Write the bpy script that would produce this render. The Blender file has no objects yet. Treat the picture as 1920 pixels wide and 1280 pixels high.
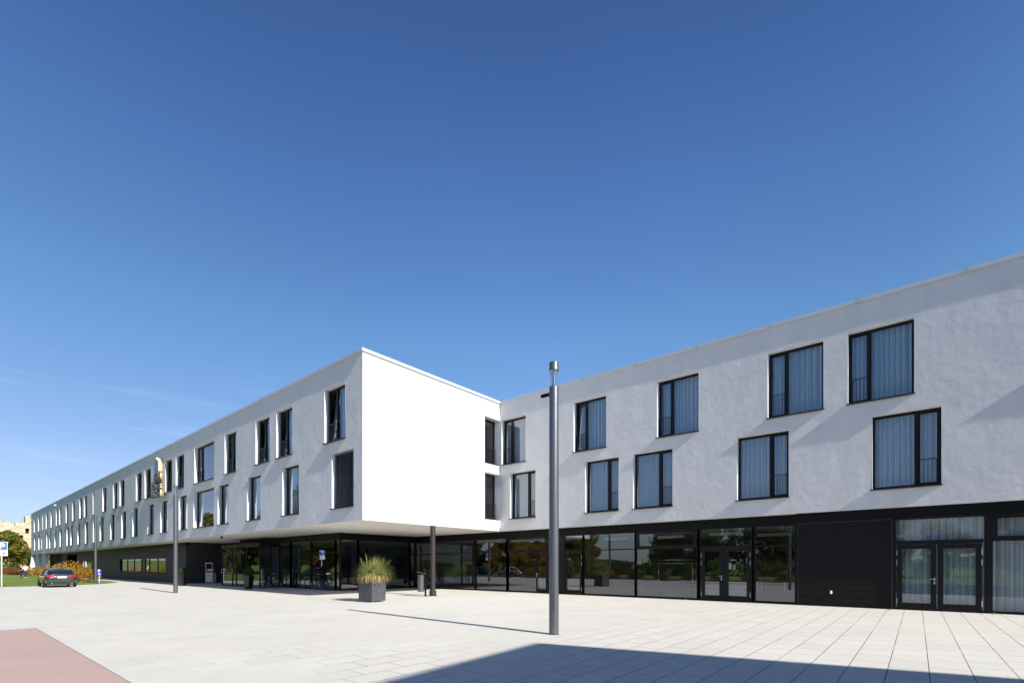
import bpy, bmesh, math, random
from mathutils import Vector, Matrix, noise
R = math.radians
sc = bpy.context.scene
col = sc.collection
random.seed(7)

# ---------------------------------------------------------------- camera
EYE = 1.6
YAW = 39.78
FPX = 912.7                      # focal length in pixels of the 1920 px wide photograph
cs, sn = math.cos(R(YAW)), math.sin(R(YAW))
cam_d = bpy.data.cameras.new('camera')
cam_d.sensor_width = 36; cam_d.lens = FPX / 1920 * 36
cam_d.shift_y = 420 / 1920; cam_d.clip_end = 6000; cam_d.clip_start = 0.05
cam = bpy.data.objects.new('camera', cam_d); col.objects.link(cam)
cam.location = (0, 0, EYE); cam.rotation_euler = (R(90), 0, R(YAW))
sc.camera = cam

# ---------------------------------------------------------------- sky and sun
ELEV = 33.9
SUNDY = 0.050                    # the sun only grazes the long fronts
sun_az = math.atan2(1.0, -SUNDY) # clockwise from +Y
world = bpy.data.worlds.new('World'); sc.world = world; world.use_nodes = True
wn = world.node_tree; wn.nodes.clear()
def wnode(t, **k):
    n = wn.nodes.new(t)
    for a, b in k.items(): setattr(n, a, b)
    return n
sky = wnode('ShaderNodeTexSky', sky_type='NISHITA')
sky.sun_disc = False; sky.sun_elevation = R(ELEV); sky.sun_rotation = sun_az
sky.altitude = 500; sky.air_density = 1.0; sky.dust_density = 0.35; sky.ozone_density = 2.2
bg = wnode('ShaderNodeBackground'); bg.inputs[1].default_value = 0.085
out = wnode('ShaderNodeOutputWorld')
# faint cirrus wisps low in the sky
tc = wnode('ShaderNodeTexCoord')
mp = wnode('ShaderNodeMapping'); mp.inputs['Rotation'].default_value = (0.0, 0.12, R(-20)); mp.inputs['Scale'].default_value = (1.2, 2.0, 26)
nz = wnode('ShaderNodeTexNoise'); nz.inputs['Scale'].default_value = 1.6; nz.inputs['Detail'].default_value = 7; nz.inputs['Roughness'].default_value = 0.55
rp = wnode('ShaderNodeValToRGB'); rp.color_ramp.elements[0].position = 0.56; rp.color_ramp.elements[1].position = 0.80
rp.color_ramp.elements[1].color = (0.32, 0.32, 0.32, 1)
sep = wnode('ShaderNodeSeparateXYZ')
hr = wnode('ShaderNodeMapRange'); hr.inputs[1].default_value = 0.34; hr.inputs[2].default_value = 0.12
mul = wnode('ShaderNodeMath', operation='MULTIPLY')
add = wnode('ShaderNodeMixRGB', blend_type='MIX'); add.inputs[2].default_value = (8.0, 8.6, 9.6, 1)
L = wn.links.new
L(tc.outputs['Generated'], mp.inputs[0]); L(mp.outputs[0], nz.inputs['Vector']); L(nz.outputs[0], rp.inputs[0])
L(tc.outputs['Generated'], sep.inputs[0]); L(sep.outputs[2], hr.inputs[0])
L(rp.outputs[0], mul.inputs[0]); L(hr.outputs[0], mul.inputs[1])
# deep blue tuned by height, with lens darkening and less zenith light put in
er = wnode('ShaderNodeValToRGB'); els = er.color_ramp.elements
els[0].position = 0.0; els[0].color = (.74 / 1.6, .74 / 1.6, .92 / 1.6, 1); els[1].position = 1.0; els[1].color = (.36 / 1.6, .58 / 1.6, .92 / 1.6, 1)
for pz, cc_ in ((.165, (1.08, 1.05, 1.18)), (.41, (.94, 1.25, 1.44)), (.587, (.77, 1.03, 1.40)), (.745, (.54, .76, 1.10))):
    e_ = els.new(pz); e_.color = tuple(q / 1.6 for q in cc_) + (1,)
tune = wnode('ShaderNodeMixRGB', blend_type='MULTIPLY'); tune.inputs[0].default_value = 1
gain = wnode('ShaderNodeVectorMath', operation='SCALE'); gain.inputs['Scale'].default_value = 1.6
L(sep.outputs[2], er.inputs[0]); L(sky.outputs[0], tune.inputs[1]); L(er.outputs[0], tune.inputs[2]); L(tune.outputs[0], gain.inputs[0])
xr = wnode('ShaderNodeMapRange'); xr.inputs[1].default_value = -1; xr.inputs[2].default_value = 1
ar = wnode('ShaderNodeValToRGB'); ae = ar.color_ramp.elements  # lens corner darkening put into the sky colour by compass direction
ae[0].position = 0; ae[0].color = (.72, .72, .72, 1); ae[1].position = 1; ae[1].color = (.84, .84, .84, 1)
for px_, v_ in ((.05, .77), (.22, 1), (.35, 1), (.5, .84)):
    e_ = ae.new(px_); e_.color = (v_, v_, v_, 1)
az = wnode('ShaderNodeMixRGB', blend_type='MULTIPLY'); az.inputs[0].default_value = 1
L(sep.outputs[0], xr.inputs[0]); L(xr.outputs[0], ar.inputs[0]); L(gain.outputs[0], az.inputs[1]); L(ar.outputs[0], az.inputs[2])
L(mul.outputs[0], add.inputs[0]); L(az.outputs[0], add.inputs[1]); L(add.outputs[0], bg.inputs[0]); L(bg.outputs[0], out.inputs[0])

sd = bpy.data.lights.new('sun', 'SUN'); sd.energy = 5.0; sd.angle = R(0.53); sd.color = (1.0, 0.955, 0.89)
sun = bpy.data.objects.new('sun', sd); col.objects.link(sun)
ldir = Vector((-math.cos(R(ELEV)), SUNDY * math.cos(R(ELEV)), -math.sin(R(ELEV))))
sun.rotation_euler = ldir.to_track_quat('-Z', 'Y').to_euler(); sun.location = (30, -10, 40)

sc.view_settings.view_transform = 'Standard'; sc.view_settings.look = 'None'
sc.view_settings.exposure = 0.75; sc.view_settings.gamma = 1.0; sc.view_settings.use_curve_mapping = False
sc.cycles.max_bounces = 8; sc.cycles.transparent_max_bounces = 24; sc.cycles.glossy_bounces = 4
sc.cycles.caustics_reflective = False; sc.cycles.caustics_refractive = False
sc.cycles.sample_clamp_indirect = 6

# ---------------------------------------------------------------- measuring helpers (design only)
def G(px, py):
    d = FPX * EYE / (py - 1060.0); r = (px - 960) / FPX * d
    return (r * cs - d * sn, r * sn + d * cs)
def XP(px, Y):
    r = (px - 960) / FPX
    return Y * (r * cs - sn) / (r * sn + cs)
def YPX(px, X):
    r = (px - 960) / FPX
    return X * (r * sn + cs) / (r * cs - sn)

# ---------------------------------------------------------------- materials
def mat(name, c, rough=0.6, metal=0.0, spec=0.5, noise_amt=0.0, nscale=3.0, bump=None, c2=None, coat=0.0, trans=None):
    m = bpy.data.materials.new(name); m.use_nodes = True
    nt = m.node_tree; p = nt.nodes['Principled BSDF']
    p.inputs['Base Color'].default_value = (*c, 1); p.inputs['Roughness'].default_value = rough
    p.inputs['Metallic'].default_value = metal; p.inputs['Specular IOR Level'].default_value = spec
    if coat: p.inputs['Coat Weight'].default_value = coat; p.inputs['Coat Roughness'].default_value = 0.05
    t = nt.nodes.new('ShaderNodeTexCoord')
    if noise_amt or c2:
        n = nt.nodes.new('ShaderNodeTexNoise'); n.inputs['Scale'].default_value = nscale; n.inputs['Detail'].default_value = 5
        nt.links.new(t.outputs['Object'], n.inputs['Vector'])
        r = nt.nodes.new('ShaderNodeValToRGB'); r.color_ramp.elements[0].position = 0.3; r.color_ramp.elements[1].position = 0.7
        a = c; b = c2 or tuple(min(1, x * (1 - noise_amt)) for x in c)
        r.color_ramp.elements[0].color = (*b, 1); r.color_ramp.elements[1].color = (*a, 1)
        nt.links.new(n.outputs[0], r.inputs[0]); nt.links.new(r.outputs[0], p.inputs['Base Color'])
    if bump:
        prev = None
        for (s, strength, dist) in bump:
            n = nt.nodes.new('ShaderNodeTexNoise'); n.inputs['Scale'].default_value = s; n.inputs['Detail'].default_value = 4
            nt.links.new(t.outputs['Object'], n.inputs['Vector'])
            b = nt.nodes.new('ShaderNodeBump'); b.inputs['Strength'].default_value = strength; b.inputs['Distance'].default_value = dist
            nt.links.new(n.outputs[0], b.inputs['Height'])
            if prev: nt.links.new(prev.outputs[0], b.inputs['Normal'])
            prev = b
        nt.links.new(prev.outputs[0], p.inputs['Normal'])
    return m

def glass_mat(name, f0=0.10, tint=(0.80, 0.84, 0.84), gl=(0.95, 0.97, 1.0), ex=4.5):
    m = bpy.data.materials.new(name); m.use_nodes = True; nt = m.node_tree; nt.nodes.clear()
    lw = nt.nodes.new('ShaderNodeLayerWeight'); lw.inputs[0].default_value = 0.5
    pw = nt.nodes.new('ShaderNodeMath'); pw.operation = 'POWER'; pw.inputs[1].default_value = ex
    ml = nt.nodes.new('ShaderNodeMath'); ml.operation = 'MULTIPLY_ADD'; ml.inputs[1].default_value = 1 - f0; ml.inputs[2].default_value = f0
    nt.links.new(lw.outputs['Facing'], pw.inputs[0]); nt.links.new(pw.outputs[0], ml.inputs[0])
    tr = nt.nodes.new('ShaderNodeBsdfTransparent'); tr.inputs[0].default_value = (*tint, 1)
    g = nt.nodes.new('ShaderNodeBsdfGlossy'); g.inputs['Roughness'].default_value = 0.0; g.inputs[0].default_value = (*gl, 1)
    # a very slight waviness of the sheets
    t = nt.nodes.new('ShaderNodeTexCoord'); n = nt.nodes.new('ShaderNodeTexNoise'); n.inputs['Scale'].default_value = 0.9
    n.inputs['Detail'].default_value = 1
    b = nt.nodes.new('ShaderNodeBump'); b.inputs['Strength'].default_value = 0.25; b.inputs['Distance'].default_value = 0.006
    nt.links.new(t.outputs['Object'], n.inputs['Vector']); nt.links.new(n.outputs[0], b.inputs['Height']); nt.links.new(b.outputs[0], g.inputs['Normal'])
    mx = nt.nodes.new('ShaderNodeMixShader'); o = nt.nodes.new('ShaderNodeOutputMaterial')
    nt.links.new(ml.outputs[0], mx.inputs[0]); nt.links.new(tr.outputs[0], mx.inputs[1]); nt.links.new(g.outputs[0], mx.inputs[2])
    nt.links.new(mx.outputs[0], o.inputs[0])
    return m

def leaf_mat(name, c1, c2, c3, scale=1.3, transl=0.35):
    m = bpy.data.materials.new(name); m.use_nodes = True; nt = m.node_tree; p = nt.nodes['Principled BSDF']
    t = nt.nodes.new('ShaderNodeTexCoord'); n = nt.nodes.new('ShaderNodeTexNoise'); n.inputs['Scale'].default_value = scale; n.inputs['Detail'].default_value = 6
    r = nt.nodes.new('ShaderNodeValToRGB'); r.color_ramp.elements[0].position = 0.36; r.color_ramp.elements[1].position = 0.64
    r.color_ramp.elements[0].color = (*c1, 1); r.color_ramp.elements[1].color = (*c3, 1)
    e = r.color_ramp.elements.new(0.5); e.color = (*c2, 1)
    nt.links.new(t.outputs['Object'], n.inputs['Vector']); nt.links.new(n.outputs[0], r.inputs[0]); nt.links.new(r.outputs[0], p.inputs['Base Color'])
    p.inputs['Roughness'].default_value = 0.6; p.inputs['Specular IOR Level'].default_value = 0.25
    tl = nt.nodes.new('ShaderNodeBsdfTranslucent'); nt.links.new(r.outputs[0], tl.inputs[0])
    mx = nt.nodes.new('ShaderNodeMixShader'); mx.inputs[0].default_value = transl
    o = nt.nodes['Material Output']
    nt.links.new(p.outputs[0], mx.inputs[1]); nt.links.new(tl.outputs[0], mx.inputs[2]); nt.links.new(mx.outputs[0], o.inputs[0])
    return m

M = {}
M['plaster'] = mat('white_plaster', (0.675, 0.67, 0.672), 0.9, spec=0.1, noise_amt=0.05, nscale=0.8,
                   bump=[(0.8, 0.9, 0.05), (3.2, 0.55, 0.02), (48, 1.0, 0.007)])
_nt = M['plaster'].node_tree; _p = _nt.nodes['Principled BSDF']; _l = _p.inputs['Base Color'].links[0].from_socket
_t = _nt.nodes.new('ShaderNodeTexCoord'); _m = _nt.nodes.new('ShaderNodeMapping'); _m.inputs['Scale'].default_value = (1.7, 1.7, .35)
_n = _nt.nodes.new('ShaderNodeTexNoise'); _n.inputs['Scale'].default_value = 1.0; _n.inputs['Detail'].default_value = 6
_r = _nt.nodes.new('ShaderNodeMapRange'); _r.inputs[1].default_value = .35; _r.inputs[2].default_value = .6; _r.inputs[3].default_value = .965; _r.inputs[4].default_value = 1.01
_x = _nt.nodes.new('ShaderNodeMixRGB'); _x.blend_type = 'MULTIPLY'; _x.inputs[0].default_value = 1
_nt.links.new(_t.outputs['Object'], _m.inputs[0]); _nt.links.new(_m.outputs[0], _n.inputs['Vector']); _nt.links.new(_n.outputs[0], _r.inputs[0])
_nt.links.new(_l, _x.inputs[1]); _nt.links.new(_r.outputs[0], _x.inputs[2]); _nt.links.new(_x.outputs[0], _p.inputs['Base Color'])
M['jamb'] = mat('smooth_white_render', (0.82, 0.82, 0.82), 0.85, spec=0.2)
M['soffit'] = mat('soffit_plaster', (0.74, 0.72, 0.69), 0.9, spec=0.2, noise_amt=0.05, nscale=1.5)
M['coping'] = mat('pale_grey_coping', (0.66, 0.68, 0.70), 0.4, metal=0.35, noise_amt=0.08, nscale=2)
M['frame'] = mat('dark_window_frame', (0.008, 0.0075, 0.008), 0.42, spec=0.22)
M['rail'] = mat('dark_railing_metal', (0.02, 0.02, 0.024), 0.4, metal=0.3)
M['sill'] = mat('dark_sill_metal', (0.035, 0.03, 0.03), 0.4, metal=0.4)
M['guide'] = mat('light_guide_rail', (0.42, 0.44, 0.45), 0.4, metal=0.5)
M['glass'] = glass_mat('window_glass', 0.14, tint=(.80, .92, 1.0), ex=3.4)
M['glass_low'] = glass_mat('shop_glass', 0.155, tint=(0.76, 0.80, 0.80), gl=(.88, .94, 1.0))
M['glass_cur'] = glass_mat('curtained_shop_glass', 0.09, tint=(.88, .93, .93))
M['glass_clear'] = glass_mat('lamp_glass', 0.16, tint=(0.72, 0.80, 0.86))
M['room'] = mat('room_wall', (0.12, 0.115, 0.11), 0.9)
M['lobby_wall'] = mat('lobby_wall', (0.20, 0.18, 0.145), 0.8, noise_amt=0.3, nscale=0.4)
M['lobby_floor'] = mat('lobby_floor_tile', (0.12, 0.12, 0.12), 0.35, noise_amt=0.2)
M['ceiling'] = mat('lobby_ceiling', (0.45, 0.46, 0.43), 0.9)
M['black'] = mat('black_fascia', (0.006, 0.0055, 0.006), 0.5, spec=0.15)
M['steel'] = mat('brushed_steel', (0.55, 0.56, 0.57), 0.3, metal=0.9)
M['white'] = mat('white_paint', (0.78, 0.78, 0.78), 0.5)
M['grey_pole'] = mat('grey_micaceous_paint', (0.155, 0.162, 0.175), 0.38, metal=0.7, spec=0.5, noise_amt=0.1, nscale=4)
M['brown_col'] = mat('brown_grey_paint', (0.045, 0.037, 0.034), 0.4, metal=0.3)
M['gold'] = mat('gold_letter_side', (0.72, 0.50, 0.22), 0.45, metal=0.2)
M['bluefront'] = mat('blue_enamel', (0.07, 0.12, 0.33), 0.35)
M['letter_dark'] = mat('bronze_face_shaded_side', (.15, .135, .12), .5)
M['diffuser'] = mat('matt_diffuser', (0.62, 0.64, 0.58), 0.6)
M['signblue'] = mat('sign_blue', (0.02, 0.13, 0.62), 0.4)
M['planter'] = mat('slate_grey_planter', (0.070, 0.072, 0.080), 0.6, noise_amt=0.35, nscale=5, bump=[(20, 0.2, 0.01)])
M['soil'] = mat('dark_soil', (0.03, 0.022, 0.015), 0.95)
M['cream'] = mat('cream_panel', (0.50, 0.47, 0.42), 0.6)
M['paper'] = mat('paper', (0.6, 0.6, 0.58), 0.8)
M['bark'] = mat('tree_bark', (0.085, 0.065, 0.05), 0.9, noise_amt=0.5, nscale=6, bump=[(14, 0.6, 0.03)])
M['rubber'] = mat('tyre_rubber', (0.012, 0.012, 0.012), 0.75)
M['carpaint'] = mat('dark_grey_car_paint', (0.045, 0.047, 0.052), 0.28, metal=0.55, coat=1.0)
M['carwhite'] = mat('white_car_paint', (0.75, 0.75, 0.75), 0.3, coat=0.8)
M['carblue'] = mat('navy_car_paint', (0.012, 0.016, 0.030), 0.28, metal=0.4, coat=1.0)
M['carglass'] = mat('tinted_car_glass', (0.012, 0.014, 0.016), 0.04, spec=0.9)
M['red'] = mat('red_lens', (0.36, 0.012, 0.014), 0.18, coat=0.6)
M['chrome'] = mat('chrome', (0.75, 0.75, 0.76), 0.12, metal=1.0)
M['skin'] = mat('skin', (0.55, 0.33, 0.24), 0.55)
M['blond'] = mat('blond_hair', (0.40, 0.26, 0.12), 0.6)
M['darkhair'] = mat('dark_hair', (0.03, 0.02, 0.015), 0.6)
M['blackcloth'] = mat('black_cloth', (0.014, 0.014, 0.018), 0.9)
M['navycloth'] = mat('navy_cloth', (0.022, 0.026, 0.055), 0.9)
M['whitecloth'] = mat('white_cloth', (0.72, 0.72, 0.74), 0.9)
M['wood'] = mat('light_brown_wood', (0.26, 0.15, 0.07), 0.6, noise_amt=0.4, nscale=5)
M['redbox'] = mat('dark_red_cloth', (0.12, 0.02, 0.018), 0.9)
M['asphalt'] = mat('asphalt', (0.055, 0.055, 0.058), 0.9, noise_amt=0.2, nscale=8)

def curtain_mat():
    m = bpy.data.materials.new('sheer_curtain'); m.use_nodes = True; nt = m.node_tree; nt.nodes.clear()
    d = nt.nodes.new('ShaderNodeBsdfDiffuse'); d.inputs[0].default_value = (0.78, 0.84, 0.90, 1)
    t = nt.nodes.new('ShaderNodeBsdfTranslucent'); t.inputs[0].default_value = (0.5, 0.52, 0.54, 1)
    tp = nt.nodes.new('ShaderNodeBsdfTransparent')
    a = nt.nodes.new('ShaderNodeMixShader'); a.inputs[0].default_value = 0.35
    b = nt.nodes.new('ShaderNodeMixShader'); lw = nt.nodes.new('ShaderNodeLayerWeight'); lw.inputs[0].default_value = 0.5
    mr = nt.nodes.new('ShaderNodeMapRange'); mr.inputs[1].default_value = 0.0; mr.inputs[2].default_value = 0.5; mr.inputs[3].default_value = 0.42; mr.inputs[4].default_value = 0.0
    nt.links.new(lw.outputs['Facing'], mr.inputs[0]); nt.links.new(mr.outputs[0], b.inputs[0])
    o = nt.nodes.new('ShaderNodeOutputMaterial')
    nt.links.new(d.outputs[0], a.inputs[1]); nt.links.new(t.outputs[0], a.inputs[2])
    nt.links.new(a.outputs[0], b.inputs[1]); nt.links.new(tp.outputs[0], b.inputs[2]); nt.links.new(b.outputs[0], o.inputs[0])
    return m
M['curtain'] = curtain_mat()

def board_mat(name, c, pitch, groove, depth=0.01, rough=0.6):
    """horizontal boards: thin grooves every `pitch` metres, slight tone change per board"""
    m = bpy.data.materials.new(name); m.use_nodes = True; nt = m.node_tree; p = nt.nodes['Principled BSDF']
    t = nt.nodes.new('ShaderNodeTexCoord'); s = nt.nodes.new('ShaderNodeSeparateXYZ'); nt.links.new(t.outputs['Object'], s.inputs[0])
    dv = nt.nodes.new('ShaderNodeMath'); dv.operation = 'DIVIDE'; dv.inputs[1].default_value = pitch; nt.links.new(s.outputs[2], dv.inputs[0])
    fr = nt.nodes.new('ShaderNodeMath'); fr.operation = 'FRACT'; nt.links.new(dv.outputs[0], fr.inputs[0])
    gt = nt.nodes.new('ShaderNodeMath'); gt.operation = 'GREATER_THAN'; gt.inputs[1].default_value = groove; nt.links.new(fr.outputs[0], gt.inputs[0])
    fl = nt.nodes.new('ShaderNodeMath'); fl.operation = 'FLOOR'; nt.links.new(dv.outputs[0], fl.inputs[0])
    wn_ = nt.nodes.new('ShaderNodeTexWhiteNoise'); wn_.noise_dimensions = '1D'; nt.links.new(fl.outputs[0], wn_.inputs['W'])
    mr = nt.nodes.new('ShaderNodeMapRange'); mr.inputs[3].default_value = 0.8; mr.inputs[4].default_value = 1.15; nt.links.new(wn_.outputs[0], mr.inputs[0])
    m2 = nt.nodes.new('ShaderNodeMath'); m2.operation = 'MULTIPLY'; nt.links.new(gt.outputs[0], m2.inputs[0]); nt.links.new(mr.outputs[0], m2.inputs[1])
    mc = nt.nodes.new('ShaderNodeMixRGB'); mc.inputs[1].default_value = (c[0] * .25, c[1] * .25, c[2] * .25, 1); mc.inputs[2].default_value = (*c, 1)
    nt.links.new(m2.outputs[0], mc.inputs[0]); nt.links.new(mc.outputs[0], p.inputs['Base Color'])
    b = nt.nodes.new('ShaderNodeBump'); b.inputs['Distance'].default_value = depth; nt.links.new(gt.outputs[0], b.inputs['Height'])
    nt.links.new(b.outputs[0], p.inputs['Normal']); p.inputs['Roughness'].default_value = rough; p.inputs['Specular IOR Level'].default_value = 0.2
    return m
M['boards'] = board_mat('dark_fibre_boards', (0.045, 0.045, 0.047), 0.30, 0.03)
M['shutter'] = board_mat('black_board_panel', (0.008, 0.0075, 0.0075), 0.26, 0.035)

def paver_mat(name, c1, c2, c3, joint, w, h, ox):
    m = bpy.data.materials.new(name); m.use_nodes = True; nt = m.node_tree; p = nt.nodes['Principled BSDF']
    ln = nt.links.new
    t = nt.nodes.new('ShaderNodeTexCoord'); s = nt.nodes.new('ShaderNodeSeparateXYZ'); ln(t.outputs['Object'], s.inputs[0])
    ad = nt.nodes.new('ShaderNodeMath'); ad.operation = 'ADD'; ad.inputs[1].default_value = ox; ln(s.outputs[0], ad.inputs[0])
    cb = nt.nodes.new('ShaderNodeCombineXYZ'); ln(s.outputs[1], cb.inputs[0]); ln(ad.outputs[0], cb.inputs[1])
    bt = nt.nodes.new('ShaderNodeTexBrick'); ln(cb.outputs[0], bt.inputs['Vector'])
    bt.inputs['Scale'].default_value = 1; bt.inputs['Brick Width'].default_value = w; bt.inputs['Row Height'].default_value = h
    bt.inputs['Mortar Size'].default_value = 0.0065; bt.inputs['Mortar Smooth'].default_value = 0.1; bt.offset = 0.5
    bt.inputs['Color1'].default_value = (0, 0, 0, 1); bt.inputs['Color2'].default_value = (1, 1, 1, 1); bt.inputs['Mortar'].default_value = (0.5, 0.5, 0.5, 1)
    cr = nt.nodes.new('ShaderNodeValToRGB'); cr.color_ramp.elements[0].color = (*c1, 1); cr.color_ramp.elements[1].color = (*c3, 1)
    e = cr.color_ramp.elements.new(0.5); e.color = (*c2, 1); ln(bt.outputs['Color'], cr.inputs[0])
    # stains and dust
    n = nt.nodes.new('ShaderNodeTexNoise'); n.inputs['Scale'].default_value = 0.55; n.inputs['Detail'].default_value = 7; n.inputs['Roughness'].default_value = 0.6
    ln(t.outputs['Object'], n.inputs['Vector'])
    r = nt.nodes.new('ShaderNodeMapRange'); r.inputs[1].default_value = 0.3; r.inputs[2].default_value = 0.72; r.inputs[3].default_value = 0.93; r.inputs[4].default_value = 1.04
    ln(n.outputs[0], r.inputs[0])
    n2 = nt.nodes.new('ShaderNodeTexNoise'); n2.inputs['Scale'].default_value = 60; n2.inputs['Detail'].default_value = 3; ln(t.outputs['Object'], n2.inputs['Vector'])
    r2 = nt.nodes.new('ShaderNodeMapRange'); r2.inputs[3].default_value = 0.9; r2.inputs[4].default_value = 1.1; ln(n2.outputs[0], r2.inputs[0])
    mm = nt.nodes.new('ShaderNodeMath'); mm.operation = 'MULTIPLY'; ln(r.outputs[0], mm.inputs[0]); ln(r2.outputs[0], mm.inputs[1])
    # small dark spots of gum and dirt
    vo = nt.nodes.new('ShaderNodeTexVoronoi'); vo.inputs['Scale'].default_value = 1.1; ln(t.outputs['Object'], vo.inputs['Vector'])
    sp = nt.nodes.new('ShaderNodeMapRange'); sp.inputs[1].default_value = 0.018; sp.inputs[2].default_value = 0.035; sp.inputs[3].default_value = 0.45; sp.inputs[4].default_value = 1.0
    ln(vo.outputs['Distance'], sp.inputs[0])
    m3 = nt.nodes.new('ShaderNodeMath'); m3.operation = 'MULTIPLY'; ln(mm.outputs[0], m3.inputs[0]); ln(sp.outputs[0], m3.inputs[1])
    mc = nt.nodes.new('ShaderNodeMixRGB'); mc.blend_type = 'MULTIPLY'; mc.inputs[0].default_value = 1; ln(cr.outputs[0], mc.inputs[1]); ln(m3.outputs[0], mc.inputs[2])
    # joints: sanded pale here, dark with moss there
    nj = nt.nodes.new('ShaderNodeTexNoise'); nj.inputs['Scale'].default_value = 0.35; nj.inputs['Detail'].default_value = 5; ln(t.outputs['Object'], nj.inputs['Vector'])
    xg = nt.nodes.new('ShaderNodeMapRange'); xg.inputs[1].default_value = -12; xg.inputs[2].default_value = -3; xg.inputs[3].default_value = -0.20; xg.inputs[4].default_value = 0.16
    ln(s.outputs[0], xg.inputs[0])
    aj = nt.nodes.new('ShaderNodeMath'); aj.operation = 'ADD'; ln(nj.outputs[0], aj.inputs[0]); ln(xg.outputs[0], aj.inputs[1])
    rj = nt.nodes.new('ShaderNodeValToRGB'); rj.color_ramp.elements[0].position = 0.42; rj.color_ramp.elements[1].position = 0.62
    rj.color_ramp.elements[0].color = tuple(x * 0.92 for x in c2) + (1,); rj.color_ramp.elements[1].color = (*joint, 1); ln(aj.outputs[0], rj.inputs[0])
    fin = nt.nodes.new('ShaderNodeMixRGB'); ln(bt.outputs['Fac'], fin.inputs[0]); ln(mc.outputs[0], fin.inputs[1]); ln(rj.outputs[0], fin.inputs[2])
    ln(fin.outputs[0], p.inputs['Base Color']); p.inputs['Roughness'].default_value = 0.85; p.inputs['Specular IOR Level'].default_value = 0.25
    iv = nt.nodes.new('ShaderNodeMath'); iv.operation = 'SUBTRACT'; iv.inputs[0].default_value = 1; ln(bt.outputs['Fac'], iv.inputs[1])
    b = nt.nodes.new('ShaderNodeBump'); b.inputs['Distance'].default_value = 0.004; b.inputs['Strength'].default_value = 0.6; ln(iv.outputs[0], b.inputs['Height'])
    b2 = nt.nodes.new('ShaderNodeBump'); b2.inputs['Distance'].default_value = 0.002; b2.inputs['Strength'].default_value = 0.4; ln(n2.outputs[0], b2.inputs['Height']); ln(b.outputs[0], b2.inputs['Normal'])
    ln(b2.outputs[0], p.inputs['Normal'])
    return m
M['paver'] = paver_mat('pale_concrete_paving', (0.535, 0.50, 0.445), (0.545, 0.525, 0.465), (0.51, 0.495, 0.435), (0.10, 0.09, 0.055), 0.75, 0.492, 0.845)
M['redpave'] = paver_mat('reddish_concrete_paving', (0.40, 0.29, 0.25), (0.42, 0.305, 0.265), (0.44, 0.325, 0.285), (0.22, 0.14, 0.12), 60.0, 60.0, 0.3)
M['grass'] = mat('lawn_grass', (0.185, 0.235, 0.055), 0.9, spec=0.1, c2=(0.115, 0.17, 0.035), nscale=0.7, bump=[(30, 0.9, 0.05), (3, 0.5, 0.1)])
M['hill'] = mat('wooded_hill', (0.10, 0.095, 0.07), 0.95, spec=0.05, c2=(0.045, 0.055, 0.045), nscale=0.12, bump=[(0.4, 1.0, 3.0)])

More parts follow.
